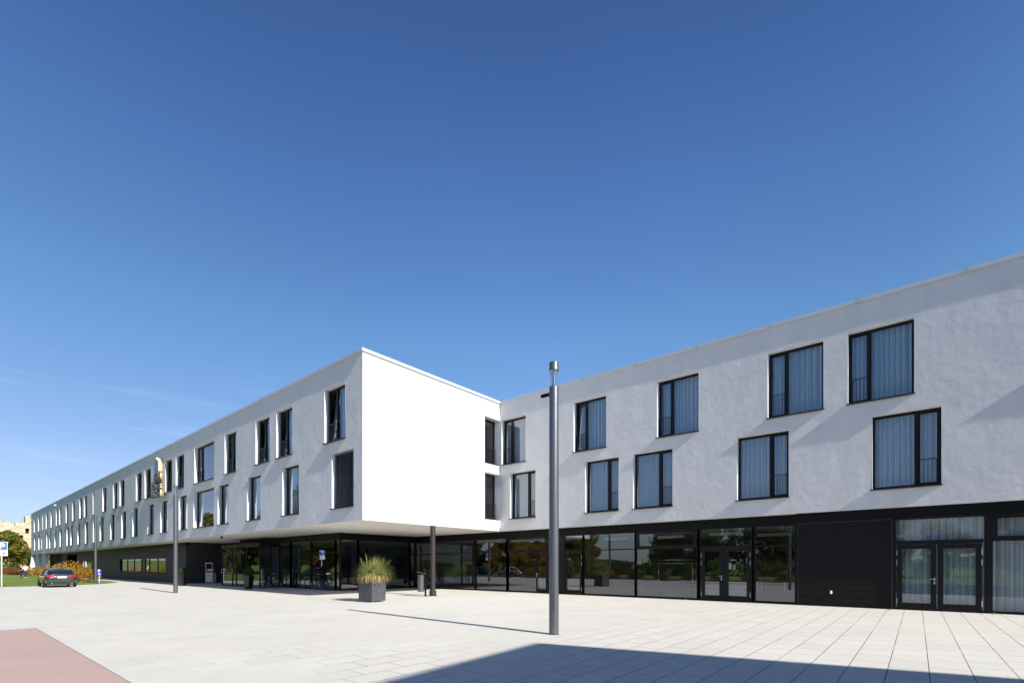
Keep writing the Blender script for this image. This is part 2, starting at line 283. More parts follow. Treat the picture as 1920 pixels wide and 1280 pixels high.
# ---------------------------------------------------------------- mesh builder
class MB:
    def __init__(s, T=(0, 0, 0)):
        s.v = []; s.f = []; s.mi = []; s.T = T; s.smooth = False
        a = R(T[2]); s.c = math.cos(a); s.s = math.sin(a)
    def pt(s, x, y, z):
        s.v.append((s.T[0] + x * s.c - y * s.s, s.T[1] + x * s.s + y * s.c, z)); return len(s.v) - 1
    def face(s, pts, mi=0):
        s.f.append([s.pt(*p) for p in pts]); s.mi.append(mi)
    def box(s, x0, x1, y0, y1, z0, z1, mi=0):
        i = [s.pt(x, y, z) for z in (z0, z1) for y in (y0, y1) for x in (x0, x1)]
        for q in ((0, 2, 3, 1), (4, 5, 7, 6), (0, 1, 5, 4), (2, 6, 7, 3), (0, 4, 6, 2), (1, 3, 7, 5)):
            s.f.append([i[k] for k in q]); s.mi.append(mi)
    def ring_loft(s, rings, mi=0, cap=True):
        idx = [[s.pt(*p) for p in r] for r in rings]; n = len(idx[0])
        for a, b in zip(idx, idx[1:]):
            for k in range(n):
                s.f.append([a[k], a[(k + 1) % n], b[(k + 1) % n], b[k]]); s.mi.append(mi)
        if cap:
            s.f.append(idx[0][::-1]); s.mi.append(mi); s.f.append(idx[-1]); s.mi.append(mi)
    def cyl(s, x, y, z0, z1, r, r2=None, n=24, mi=0, cap=True):
        r2 = r if r2 is None else r2
        s.ring_loft([[(x + rr * math.cos(2 * math.pi * k / n), y + rr * math.sin(2 * math.pi * k / n), z) for k in range(n)] for z, rr in ((z0, r), (z1, r2))], mi, cap)
    def tube(s, pts, r, n=8, mi=0, r2=None):
        pts = [Vector(p) for p in pts]; rings = []
        for i, p in enumerate(pts):
            d = (pts[min(i + 1, len(pts) - 1)] - pts[max(i - 1, 0)]).normalized()
            up = Vector((0, 0, 1)) if abs(d.z) < 0.95 else Vector((1, 0, 0))
            a = d.cross(up).normalized(); b = a.cross(d).normalized()
            rr = r if r2 is None else r + (r2 - r) * i / max(1, len(pts) - 1)
            rings.append([tuple(p + a * rr * math.cos(2 * math.pi * k / n) + b * rr * math.sin(2 * math.pi * k / n)) for k in range(n)])
        s.ring_loft(rings, mi)
    def torus(s, c, axis, R0, r, n=36, m=6, mi=0):
        c = Vector(c); axis = Vector(axis).normalized()
        a = axis.orthogonal().normalized(); b = axis.cross(a)
        rings = []
        for i in range(n + 1):
            t = 2 * math.pi * i / n; d = a * math.cos(t) + b * math.sin(t)
            rings.append([tuple(c + d * (R0 + r * math.cos(2 * math.pi * k / m)) + axis * r * math.sin(2 * math.pi * k / m)) for k in range(m)])
        s.ring_loft(rings, mi, False)
    def build(s, name, mats, parent=None, loc=None, smooth=None, bevel=0):
        me = bpy.data.meshes.new(name); me.from_pydata(s.v, [], s.f)
        for m in (mats if isinstance(mats, (list, tuple)) else [mats]): me.materials.append(m)
        me.polygons.foreach_set('material_index', s.mi)
        sm = s.smooth if smooth is None else smooth
        if sm: me.polygons.foreach_set('use_smooth', [True] * len(me.polygons))
        me.update()
        bm = bmesh.new(); bm.from_mesh(me); bmesh.ops.recalc_face_normals(bm, faces=bm.faces); bm.to_mesh(me); bm.free()
        if sm == 'auto': me.set_sharp_from_angle(angle=R(35))
        o = bpy.data.objects.new(name, me); col.objects.link(o)
        if parent: o.parent = parent
        if loc: o.location = loc
        if bevel:
            b = o.modifiers.new('bevel', 'BEVEL'); b.width = bevel; b.segments = 2; b.limit_method = 'ANGLE'
        return o

def tag(o, label=None, cat=None, group=None, kind=None):
    if label: o['label'] = label
    if cat: o['category'] = cat
    if group: o['group'] = group
    if kind: o['kind'] = kind
    return o
def thing(name, label, cat, loc, rz=0, group=None):
    o = bpy.data.objects.new(name, None); o.empty_display_size = 0.3; col.objects.link(o)
    o.location = (*loc, 0) if len(loc) == 2 else loc
    o.rotation_euler = (0, 0, R(rz)); return tag(o, label, cat, group)
def copy_tree(o, parent=None):
    c = o.copy(); col.objects.link(c); c.parent = parent
    for ch in list(o.children): copy_tree(ch, c)
    return c
def dup(o, loc, rz, label, group=None):
    c = copy_tree(o); c.location = (*loc, 0) if len(loc) == 2 else loc; c.rotation_euler = (0, 0, R(rz)); c['label'] = label
    if group: c['group'] = group
    return c
def text_obj(name, body, size, extrude, m, parent, matrix, align='CENTER', bevel=0):
    cu = bpy.data.curves.new(name, 'FONT'); cu.body = body; cu.size = size; cu.extrude = extrude; cu.align_x = align; cu.resolution_u = 3
    cu.offset = bevel
    t = bpy.data.objects.new('tmp', cu); col.objects.link(t)
    bpy.context.view_layer.update()
    me = bpy.data.meshes.new_from_object(t.evaluated_get(bpy.context.evaluated_depsgraph_get()))
    bpy.data.objects.remove(t); me.name = name; me.transform(matrix)
    me.materials.clear()
    for x in (m if isinstance(m, (list, tuple)) else [m]): me.materials.append(x)
    o = bpy.data.objects.new(name, me); col.objects.link(o); o.parent = parent
    return o

# ---------------------------------------------------------------- ground
def hgt(x, y):
    t = min(1, max(0, (-118 - x) / 105.0)); h = 3.6 * t * t * (3 - 2 * t)
    return h - 0.02
xs = [-2500, -1400, -800, -500, -380, -300, -260] + [-240 + 5 * i for i in range(28)] + [-98, -90, -75, -50, -25, 0, 25, 60, 120, 300, 800, 2500]
ys = [-2500, -1200, -600, -300, -150, -80, -40, -20, 0, 20, 40, 80, 150, 300, 600, 1200, 2500]
g = MB(); ids = {}
for i, x in enumerate(xs):
    for j, y in enumerate(ys): ids[i, j] = g.pt(x, y, hgt(x, y))
for i in range(len(xs) - 1):
    for j in range(len(ys) - 1):
        g.f.append([ids[i, j], ids[i + 1, j], ids[i + 1, j + 1], ids[i, j + 1]]); g.mi.append(0)
tag(g.build('ground', M['grass'], smooth=True), 'green lawn and open grassland around the hotel', kind='structure')

def sheet(name, poly, m, z, label):
    b = MB(); b.face([(x, y, z) for x, y in poly]); o = b.build(name, m)
    return tag(o, label, kind='structure')
def slab(name, poly, m, z0, z1, label):
    b = MB(); b.ring_loft([[(x, y, z0) for x, y in poly], [(x, y, z1) for x, y in poly]])
    return tag(b.build(name, m), label, kind='structure')
slab('plaza', [(20, -5.5), (60, -5.5), (60, 40), (-66, 40), (-132, 40), (-132, 12.3), (-66, 12.3), (-59.5, 11.9), (-57, 10.8), (-54.6, 9.3), (-53.3, 7.6), (-52.9, 3.5), (-52.6, -5.5)],
     M['paver'], -0.3, 0.0, 'wide plaza of pale concrete paving slabs before the hotel')
sheet('kerb_strip', [(-17.47, -2.62), (40, -2.62), (40, 1.79), (-17.47, 1.79)], mat('sanded_joint', (.20, .17, .14), .95), 0.002, 'narrow sanded joint round the reddish paving')
sheet('red_paving', [(-17.45, -2.6), (40, -2.6), (40, 1.77), (-17.45, 1.77)], M['redpave'], 0.004, 'reddish paving strip at the lower left')
sheet('footpath', [(-113.4, -60), (-111.6, -60), (-111.6, 12.29), (-113.4, 12.29)], M['paver'], 0.004, 'narrow pale path crossing the lawn')
sheet('service_road', [(-51, -14), (60, -14), (60, -8.6), (-51, -8.6)], M['asphalt'], 0.004, 'asphalt lane behind the plaza')

# distant hills behind the camera, seen only mirrored in the glass
hb = MB(); n = 60; rows = [(360, 0.0), (430, 0.55), (560, 1.0), (800, 0.8), (1100, 0)]
idx = []
for (rr, k) in rows:
    row = []
    for i in range(n + 1):
        a = R(150 + 170 * i / n)
        z = k * (9 + 3.5 * math.sin(i * 0.31) + 2.5 * math.sin(i * 0.83 + 1)) - 1.0
        row.append(hb.pt(rr * math.cos(a), rr * math.sin(a), z))
    idx.append(row)
for a, b in zip(idx, idx[1:]):
    for i in range(n): hb.f.append([a[i], a[i + 1], b[i + 1], b[i]]); hb.mi.append(0)
tag(hb.build('hills', M['hill'], smooth=True), 'low wooded hills on the horizon', kind='structure')

# ---------------------------------------------------------------- the hotel
HOT = (-19.7, 12.87)
hotel = thing('hotel_building', 'long white L-shaped three-storey hotel with dark glazed ground floor', 'building', HOT)
HL = (-HOT[0], -HOT[1], 0)
def part(mb, name, m, parent=None, **k):
    """parts built in world coordinates; the child origin is the world origin"""
    if parent is None or parent is hotel: return mb.build(name, m, hotel, HL, **k)
    return mb.build(name, m, parent, **k)

ZS, ZT = 3.72, 11.65
YA, YB, XE = 12.87, 22.5, -19.70
XFAR, XR = -131.9, 17.0
LOW, UPP = (4.42, 7.16), (7.75, 10.48)
REV = 0.24
TA = (0, YA, 0); TB = (0, YB, 0); TE = (XE, 0, 90)     # u along +X / +X / +Y ; depth goes inwards

def wall(T, u0, u1, z0, z1, holes, step, amp, seed, rev=REV):
    def lines(a, b, extra):
        L_ = [a, b] + [e for e in extra if a < e < b]; L_ = sorted(set(round(x, 4) for x in L_)); o = []
        for p, q in zip(L_, L_[1:]):
            k = max(1, int(math.ceil((q - p) / step))); o += [p + (q - p) * i / k for i in range(k)]
        return o + [L_[-1]]
    us = lines(u0, u1, [h[0] for h in holes] + [h[1] for h in holes])
    zs = lines(z0, z1, [h[2] for h in holes] + [h[3] for h in holes])
    b = MB(T); vid = {}
    def V(i, j):
        if (i, j) not in vid:
            u, z = us[i], zs[j]
            edge = min(u - u0, u1 - u, z - z0, z1 - z)
            w = min(1, edge / 0.5)
            q = Vector((u * 0.7 + seed, z * 0.55, seed * 3.1))
            d = amp * w * (noise.noise(q) + 0.5 * noise.noise(q * 2.3))
            vid[i, j] = b.pt(u, d, z)
        return vid[i, j]
    for i in range(len(us) - 1):
        for j in range(len(zs) - 1):
            cu, cz = (us[i] + us[i + 1]) / 2, (zs[j] + zs[j + 1]) / 2
            if any(h[0] < cu < h[1] and h[2] < cz < h[3] for h in holes): continue
            b.f.append([V(i, j), V(i + 1, j), V(i + 1, j + 1), V(i, j + 1)]); b.mi.append(0)
    o = part(b, 'wall', M['plaster'], smooth=True)
    return o

def curtain(b, u0, u1, d, z0, z1, rnd, amp=0.035, wl=0.16):
    n = max(4, int((u1 - u0) / 0.02)); prev = None; ph = rnd.random() * 6
    wob = [rnd.uniform(0.7, 1.4) for _ in range(8)]
    for i in range(n + 1):
        u = u0 + (u1 - u0) * i / n; t = (u - u0) / wl * 2 * math.pi + ph
        k = wob[int((u - u0) * 2.1) % 8]
        dd = amp * math.sin(t + 0.9 * math.sin(u * 5.3 + ph)) * k + 0.012 * math.sin(t * 2.7)
        top = b.pt(u, d + dd * 0.8, z1); bot = b.pt(u, d + dd * 1.2, z0)
        if prev: b.f.append([prev[0], bot, top, prev[1]]); b.mi.append(0)
        prev = (bot, top)

def window(T, u0, u1, z0, z1, leaf='L', frac=0.33, rail=True, drape=(0, 1), dep=REV, seed=0, blind=False, tilt=False, split=True, guide=False, sill=True, open_leaf=False):
    rnd = random.Random(seed * 17 + 3)
    f = 0.07; d0, d1 = dep, dep + 0.09
    b = MB(T); um = u0 + (u1 - u0) * (frac if leaf == 'L' else 1 - frac)
    b.box(u0, u1, d0, d1, z0, z0 + f + 0.03); b.box(u0, u1, d0, d1, z1 - f - 0.02, z1)
    b.box(u0, u0 + f, d0, d1, z0 + f + 0.03, z1 - f - 0.02); b.box(u1 - f, u1, d0, d1, z0 + f + 0.03, z1 - f - 0.02)
    gz0, gz1 = z0 + f + 0.03, z1 - f - 0.02
    if split:
        b.box(um - 0.075, um + 0.05, d0 - 0.01, d1, gz0, gz1)
        # the sash of the opening leaf is a second, deeper frame
        a, c = (u0 + f, um - 0.05) if leaf == 'L' else (um + 0.05, u1 - f)
        if not open_leaf:
            for q in ((a, a + 0.045, gz0, gz1), (c - 0.045, c, gz0, gz1), (a + 0.045, c - 0.045, gz0, gz0 + 0.05), (a + 0.045, c - 0.045, gz1 - 0.05, gz1)):
                b.box(q[0], q[1], d0 + 0.02, d1 - 0.01, q[2], q[3])
    w = part(b, 'window', M['frame'])
    j = MB(T); e = .001; a, c, p, q = u0, u1, z0, z1
    j.face([(a, -e, p), (a, dep, p), (a, dep, q), (a, -e, q)]); j.face([(c, dep, p), (c, -e, p), (c, -e, q), (c, dep, q)])
    j.face([(a, -e, q), (a, dep, q), (c, dep, q), (c, -e, q)]); j.face([(a, dep, p), (a, -e, p), (c, -e, p), (c, dep, p)])
    part(j, 'window_reveal', M['jamb'], w)
    p = MB(T); dg = d0 + 0.05
    if split:
        a, c = (um + 0.05, u1 - f) if leaf == 'L' else (u0 + f, um - 0.05)
        p.face([(a, dg, gz0), (c, dg, gz0), (c, dg, gz1), (a, dg, gz1)])
        a, c = (u0 + f, um - 0.05) if leaf == 'L' else (um + 0.05, u1 - f)
        lean = 0.0
        if tilt: lean = 0.16
        if not open_leaf:
            p.face([(a, dg, gz0), (c, dg, gz0), (c, dg + lean, gz1), (a, dg + lean, gz1)])
    else:
        p.face([(u0 + f, dg, gz0), (u1 - f, dg, gz0), (u1 - f, dg, gz1), (u0 + f, dg, gz1)])
    part(p, 'pane', M['glass'], w)
    if open_leaf:
        s = MB(T); a, c = (u0 + f, um - 0.05) if leaf == 'L' else (um + 0.05, u1 - f)
        hh = a if leaf == 'L' else c; ww = c - a
        ang = R(62); sg = 1 if leaf == 'L' else -1
        def W(t, z): return (hh + sg * t * math.cos(ang), d1 + t * math.sin(ang), z)
        for (t0, t1, za, zb) in ((0, .05, gz0, gz1), (ww - .05, ww, gz0, gz1), (.05, ww - .05, gz0, gz0 + .06), (.05, ww - .05, gz1 - .06, gz1)):
            s.ring_loft([[W(t0, za), W(t1, za), W(t1, zb), W(t0, zb)], [tuple(Vector(W(t0, za)) + Vector((0.03, 0.03, 0))), tuple(Vector(W(t1, za)) + Vector((0.03, 0.03, 0))), tuple(Vector(W(t1, zb)) + Vector((0.03, 0.03, 0))), tuple(Vector(W(t0, zb)) + Vector((0.03, 0.03, 0)))]])
        part(s, 'sash', M['frame'], w)
    if rail:
        r_ = MB(T); a, c = (u0 + 0.02, um + 0.03) if leaf == 'L' else (um - 0.03, u1 - 0.02)
        zt = z0 + 0.98; rd = d0 - 0.055
        r_.box(a, c, rd, rd + 0.025, zt - 0.02, zt); r_.box(a, c, rd, rd + 0.02, z0 + 0.06, z0 + 0.08)
        k = max(4, int((c - a) / 0.10))
        for i in range(k + 1):
            x = a + (c - a) * i / k
            r_.box(x - 0.007, x + 0.007, rd + 0.004, rd + 0.018, z0 + 0.08, zt - 0.02)
        part(r_, 'railing', M['rail'], w)
    if sill:
        s = MB(T); s.box(u0 - 0.05, u1 + 0.02, -0.100, d0 + 0.01, z0 - 0.035, z0 - 0.001 + 0.004)
        part(s, 'sill', M['sill'], w)
    if guide:
        s = MB(T); s.box(u0 + 0.002, u0 + 0.05, d0 - 0.10, d0 - 0.002, z0 + 0.01, z1 - 0.01)
        part(s, 'guide_rail', M['guide'], w)
    if blind:
        s = MB(T); z = z0 + 0.03
        while z < z1 - 0.1:
            s.face([(u0 + 0.06, d0 - 0.10, z), (u1 - 0.03, d0 - 0.10, z), (u1 - 0.03, d0 - 0.035, z + 0.045), (u0 + 0.06, d0 - 0.035, z + 0.045)])
            s.face([(u0 + 0.06, d0 - 0.10, z + 0.003), (u1 - 0.03, d0 - 0.10, z + 0.003), (u1 - 0.03, d0 - 0.106, z - 0.008), (u0 + 0.06, d0 - 0.106, z - 0.008)]); z += 0.072
        s.box(u0 + 0.06, u1 - 0.03, d0 - 0.11, d0 - 0.02, z1 - 0.09, z1 - 0.005)
        for k in (0.25, 0.55, 0.85):
            x = u0 + (u1 - u0) * k; s.box(x - .006, x + .006, d0 - 0.112, d0 - 0.107, z0 + 0.02, z1 - 0.09)
        part(s, 'blind', mat('dark_slat_metal', (0.06, 0.065, 0.075), 0.35, metal=0.5) if 'slat' not in M else M['slat'], w)
    if drape:
        s = MB(T); wl = rnd.uniform(0.13, 0.19)
        a = u0 + 0.06 + (u1 - u0 - 0.12) * drape[0]; c = u0 + 0.06 + (u1 - u0 - 0.12) * drape[1]
        curtain(s, a, c, d1 + 0.16, z0 + 0.03, z1 - 0.02, rnd, 0.075, wl * 1.15)
        part(s, 'curtain', M['curtain'], w, smooth=True)
    return w

# --- list of openings measured from the photograph ---
def span(p0, p1, T):
    if T is TE: return YPX(p0, XE), YPX(p1, XE)
    Y = YA if T is TA else YB
    return XP(p0, Y), XP(p1, Y)
def snap(a, c, w=1.93):
    m = (a + c) / 2
    return (m - w / 2, m + w / 2)
A_up = [(608.3, 647.7), (518.3, 548.4), (479, 506.6), (420.8, 444), (364.4, 401.5, 'big'), (330, 344.7), (308.9, 322.9), (271, 283.4, 'deep'), (255, 265.6),
        (224.2, 233.7), (212, 220.4), (192, 199.8), (174, 177.5, 'nar'), (157.2, 163.8), (148.8, 154.8), (135, 141), (123, 128.5), (111, 115.5), (105, 109),
        (95, 99), (86, 89.7), (79.5, 81.4, 'nar'), (71.5, 75), (63.2, 67)]
A_lo = [(621.8, 663.7, 'blind'), (529, 561), (462.9, 488.9), (408, 429.4), (363, 401.3, 'big'), (336, 350.5), (300.9, 314), (277.5, 287.6, 'deep'),
        (248.3, 258.7), (227.6, 236.8), (206.5, 214.9), (187, 194.7), (174.5, 181), (159, 166), (144.8, 151.4), (131.6, 137.8), (124.6, 130), (111.8, 116.7),
        (101.9, 106.5), (92, 96.5), (86.8, 91), (77.4, 79.4, 'nar'), (72, 75.6), (64, 67.5)]
B_up = [(940.6, 985.8), (1075.8, 1136.5), (1232, 1310), (1439.6, 1544), (1590, 1714)]
B_lo = [(956.5, 1004), (1097.4, 1160), (1187, 1260.7), (1382, 1478.8), (1635.5, 1765.5)]
winsA, winsB = [], []
last = None
for row, zz in ((A_up, UPP), (A_lo, LOW)):
    last = None
    for w in row:
        k = w[2] if len(w) > 2 else ''
        a, c = span(w[0], w[1], TA)
        if k == '' or k in ('blind', 'deep'): a, c = snap(a, c)
        if k == 'nar': a, c = snap(a, c, 0.95)
        if last is not None and c > last - 0.25: c = last - 0.25; a = min(a, c - 0.9)
        last = a
        winsA.append((a, c, *zz, k, row is A_up))
for row, zz in ((B_up, UPP), (B_lo, LOW)):
    for w in row:
        a, c = span(w[0], w[1], TB); winsB.append((a, c, *zz, '', row is B_up))
for x in (3.15, 7.4, 12.2): winsB.append((x, x + 1.95, *UPP, '', True))
for x in (5.2, 9.3, 13.4): winsB.append((x, x + 1.95, *LOW, '', False))
ye0 = YPX(909, XE)
M['slat'] = mat('dark_slat_metal', (0.17, 0.18, 0.21), 0.4, metal=0.3)

wall(TA, XFAR, XE, ZS, ZT - 0.06, winsA, 0.45, 0.006, 1.0)
wall(TB, XE, XR, ZS, ZT - 0.06, winsB, 0.33, 0.006, 5.0)
endholes = [(ye0, YB - 0.002, *UPP), (ye0, YB - 0.002, *LOW)]
wall(TE, YA, YB, ZS, ZT - 0.06, endholes, 0.5, 0.002, 9.0, rev=0.42)
# rear walls, roof, floors
b = MB(); b.box(XFAR, -60, 26, 26.3, 0, ZT - .07); part(b, 'wall', M['plaster'])
for q_ in ((-60, XR, 36, 36.3, 0), (XR - .3, XR, YB + .01, 36, 0), (XFAR, XFAR + .3, YA + .01, 26, ZS), (-60.3, -60, 26.3, 36.3, 0)):
    b = MB(); b.box(*q_, ZT - .07); part(b, 'wall', M['plaster'])
b = MB(); b.box(XFAR + .02, XE - .02, YA + .03, 26, ZT - .5, ZT - .3); b.box(-60, XR - .02, 26, 36, ZT - .5, ZT - .3); b.box(XE - .02, XR - .02, YB + .03, 26, ZT - .5, ZT - .3)
part(b, 'roof', M['ceiling'])
b = MB(); b.box(XFAR + .3, XE - .45, YA + .36, 26, 7.30, 7.6); b.box(XE - .45, XR - .3, YB + .36, 26, 7.30, 7.6); part(b, 'floor_slab', M['room'])
b = MB(); b.box(XFAR + .3, XE - .9, YA + 4.2, YA + 4.3, ZS + .3, ZT - .5); b.box(XE - .8, XR - .3, YB + 4.2, YB + 4.3, ZS + .3, ZT - .5)
for x in [XFAR + 8 * i for i in range(1, 14)]: b.box(x, x + .1, YA + .36, YA + 4.2, ZS + .3, ZT - .5)
part(b, 'room_partition', M['room'])
# soffit slab with a thin drip edge
b = MB(); b.box(XFAR, XE - 0.002, YA + 0.002, 26, ZS + 0.0, ZS + 0.28); b.box(-19.702, XR, YB + 0.002, 26, ZS + 0.0, ZS + 0.28)
part(b, 'soffit', M['soffit'])
for (x, y) in ((-23.6, 14.6), (-27.0, 14.9), (-23.5, 18.5), (-31.5, 14.8), (-36.5, 14.3)):
    b = MB(); b.cyl(x, y, ZS - 0.004, ZS + 0.01, 0.09, n=20); part(b, 'downlight', M['steel'])
# coping: a light metal parapet cap with upstand joints
b = MB(TA); P_ = 0.072
b.box(XFAR - P_, XE + P_, -P_, 0.35, ZT - 0.14, ZT)
part(b, 'coping', M['coping'])
b = MB(TB); b.box(XE + P_ + 0.001, XR, -P_, 0.35, ZT - 0.14, ZT); part(b, 'coping', M['coping'])
b = MB(TE); b.box(YA + .35, YB - P_ - 0.001, -P_, 0.35, ZT - 0.14, ZT - 0.001); part(b, 'coping', M['coping'])
for i in range(1, 38):
    b = MB(TA); b.box(XE - 3 * i - .012, XE - 3 * i + .012, -P_ - .006, 0.3, ZT - 0.144, ZT + 0.008); part(b, 'coping_joint', M['steel'])
for i in range(1, 12):
    b = MB(TB); b.box(XE + 3 * i - .012, XE + 3 * i + .012, -P_ - .006, 0.3, ZT - 0.144, ZT + 0.008); part(b, 'coping_joint', M['steel'])

# windows
for i, (a, c, z0, z1, k, up) in enumerate(winsA):
    rnd = random.Random(i + 40)
    dr = (0, 1) if rnd.random() < 0.3 else ((0.0, 0.4) if not up else (0.45, 1.0))
    if k == 'big':
        window(TA, a, c, z0, z1, 'L', 0.22, rail=up, drape=(0, 0.12) if not up else None, seed=i, split=up, guide=False, open_leaf=False)
    elif k == 'nar':
        window(TA, a, c, z0, z1, 'L', 0.5, rail=False, drape=None, seed=i, split=False)
    elif k == 'blind':
        window(TA, a, c, z0, z1, 'R', 0.33, rail=False, drape=None, seed=i, blind=True, guide=True)
    else:
        window(TA, a, c, z0, z1, 'L' if up else 'R', 0.42 if up else 0.2, rail=True, drape=dr, seed=i, guide=True, open_leaf=False, tilt=up and i < 10)
for i, (a, c, z0, z1, k, up) in enumerate(winsB):
    dr = (0, 1)
    if i == 0: dr = (0.35, 1)
    if i == 11 - 3: dr = (0.0, 0.75)
    window(TB, a, c, z0, z1, 'L' if up else 'R', 0.34, drape=(0.02, 1), seed=i + 90, tilt=(i in (1,)))
for i, zz in enumerate((UPP, LOW)):
    w = window(TE, ye0, YB - 0.002, *zz, 'L', 0.5, rail=False, drape=None, dep=0.42, seed=i + 200, split=False, sill=False)
    s = MB(TE); s.box(ye0 - .03, YB - .055, -0.04, .42, zz[0] - .035, zz[0] + .003); part(s, 'sill', M['sill'], w)
    r_ = MB(TE); zt = zz[0] + .98
    r_.box(ye0 + .02, YB - .02, .30, .325, zt - .03, zt); r_.box(ye0 + .02, YB - .02, .30, .325, zz[0] + .05, zz[0] + .08)
    for q in range(13):
        u = ye0 + .03 + (YB - ye0 - .06) * q / 12; r_.box(u - .008, u + .008, .303, .32, zz[0] + .08, zt - .03)
    part(r_, 'railing', M['rail'], w)

# ---- ground floor: dark board wall under the long wing
YD = 14.9
TD = (0, YD, 0)
x_end = XP(348.7, YD); xw0, xw1 = XP(224.4, YD), XP(310.4, YD); xm = XP(267.7, YD)
xg0, xg1 = -109.0, -100.5; xs0, xs1 = XP(148.7, YD), XP(172, YD)
strips = [(xw0, xw1, 0.92, 2.38), (xs0, xs1, 0.95, 2.3)]
def solid_with_holes(T, u0, u1, z0, z1, holes, m, name='ground_floor_wall', th=0.25):
    b = MB(T); cuts = sorted(holes); x = u0
    for (a, c, p, q) in cuts:
        b.box(x, a, 0, th, z0, z1); b.box(a, c, 0, th, z0, p); b.box(a, c, 0, th, q, z1); x = c
    b.box(x, u1, 0, th, z0, z1)
    return part(b, name, m)
solid_with_holes(TD, xg1, x_end, 0, 3.42, strips, M['boards'])
solid_with_holes(TD, -126.6, xg0, 0, 3.42, [], M['boards'])
b = MB(TD); b.box(-126.6, x_end, -0.02, 0.3, 3.42, ZS); b.box(xg0, xg1, 2.2, 2.4, 0, 3.42)
b.box(xg0 - .2, xg0, .25, 2.4, 0, 3.42); b.box(xg1, xg1 + .2, .25, 2.4, 0, 3.42)
part(b, 'fascia', M['black'])
for (a, c, p, q) in strips:
    b = MB(TD); n = max(2, int(round((c - a) / 3.2)))
    b.box(a, c, .10, .2, p, p + .05); b.box(a, c, .10, .2, q - .05, q)
    for i in range(n + 1):
        x = a + (c - a - .08) * i / n; b.box(x, x + .08, .10, .2, p + .05, q - .05)
    if a < xm < c: b.box(xm - .5, xm + .5, .09, .21, p, q)
    w = part(b, 'strip_window', M['frame'])
    g_ = MB(TD); g_.face([(a + .05, .15, p), (c - .05, .15, p), (c - .05, .15, q), (a + .05, .15, q)]); part(g_, 'pane', M['glass_low'], w)
b = MB(); b.box(x_end - .25, x_end, YD + .25, 18.2, 0, ZS); part(b, 'ground_floor_wall', M['boards'])
b = MB(); b.box(x_end, -43.7, 18.0, 18.25, 0, ZS); b.box(-43.95, -43.7, 16.9, 18.0, 0, ZS); part(b, 'entrance_recess_wall', M['black'])
# white supports under the far end, and the end wall
for (p0, p1, q0, q1) in ((63.5, 75.5, 67.2, 71.8), (76.5, 87, 78.4, 83)):
    b = MB(); x0, x1, x2, x3 = XP(p0, 13.1), XP(p1, 13.1), XP(q0, 13.1), XP(q1, 13.1)
    b.ring_loft([[(x0, 13.1, 0), (x1, 13.1, 0), (x1, 13.5, 0), (x0, 13.5, 0)], [(x2, 13.1, ZS), (x3, 13.1, ZS), (x3, 13.5, ZS), (x2, 13.5, ZS)]])
    part(b, 'support', M['plaster'])
b = MB(); b.ring_loft([[(-131.9, 12.5, 0), (-131.0, 12.5, 0), (-131.0, 13.5, 0), (-131.9, 13.5, 0)], [(-131.9, 12.9, ZS), (-131.0, 12.9, ZS), (-131.0, 13.6, ZS), (-131.9, 13.6, ZS)]])
part(b, 'support', M['plaster'])

# ---- ground floor glazing
ZG, ZTR = 3.30, 2.45
def bay(T, u0, u1, m='glass_low', transom=True, foot=True, z1=ZG, drape=False, seed=0, mul=0.06, vent=None, lower_split=None):
    b = MB(T); h = mul / 2
    b.box(u0 - h, u0 + h, -.03, .10, 0.0, z1); b.box(u1 - h, u1 + h, -.03, .10, 0.0, z1)
    b.box(u0 + h, u1 - h, -.01, .08, 0.0, .09)
    b.box(u0 + h, u1 - h, -.01, .08, z1 - .03, z1)
    if transom: b.box(u0 + h, u1 - h, -.01, .08, ZTR - .025, ZTR + .025)
    if vent:
        a, c = u0 + h, vent
        b.box(a, c, -.025, -.011, ZTR + .025, ZTR + .14); b.box(a, c, -.025, -.011, z1 - .12, z1 - .03)
        b.box(a, a + .12, -.025, -.011, ZTR + .14, z1 - .12); b.box(c - .12, c, -.025, -.011, ZTR + .14, z1 - .12)
    if lower_split: b.box(lower_split - .03, lower_split + .03, -.01, .08, .09, ZTR - .025)
    o = part(b, 'glazed_bay', M['frame'])
    g_ = MB(T); g_.face([(u0 + h, .035, .05), (u1 - h, .035, .05), (u1 - h, .035, z1 - .02), (u0 + h, .035, z1 - .02)])
    part(g_, 'pane', M[m], o)
    if drape:
        s = MB(T); curtain(s, u0 + .02, u1 - .02, .28, 0.03, z1 - .01, random.Random(seed), 0.07, 0.2); part(s, 'curtain', M['curtain'], o, smooth=True)
    return o
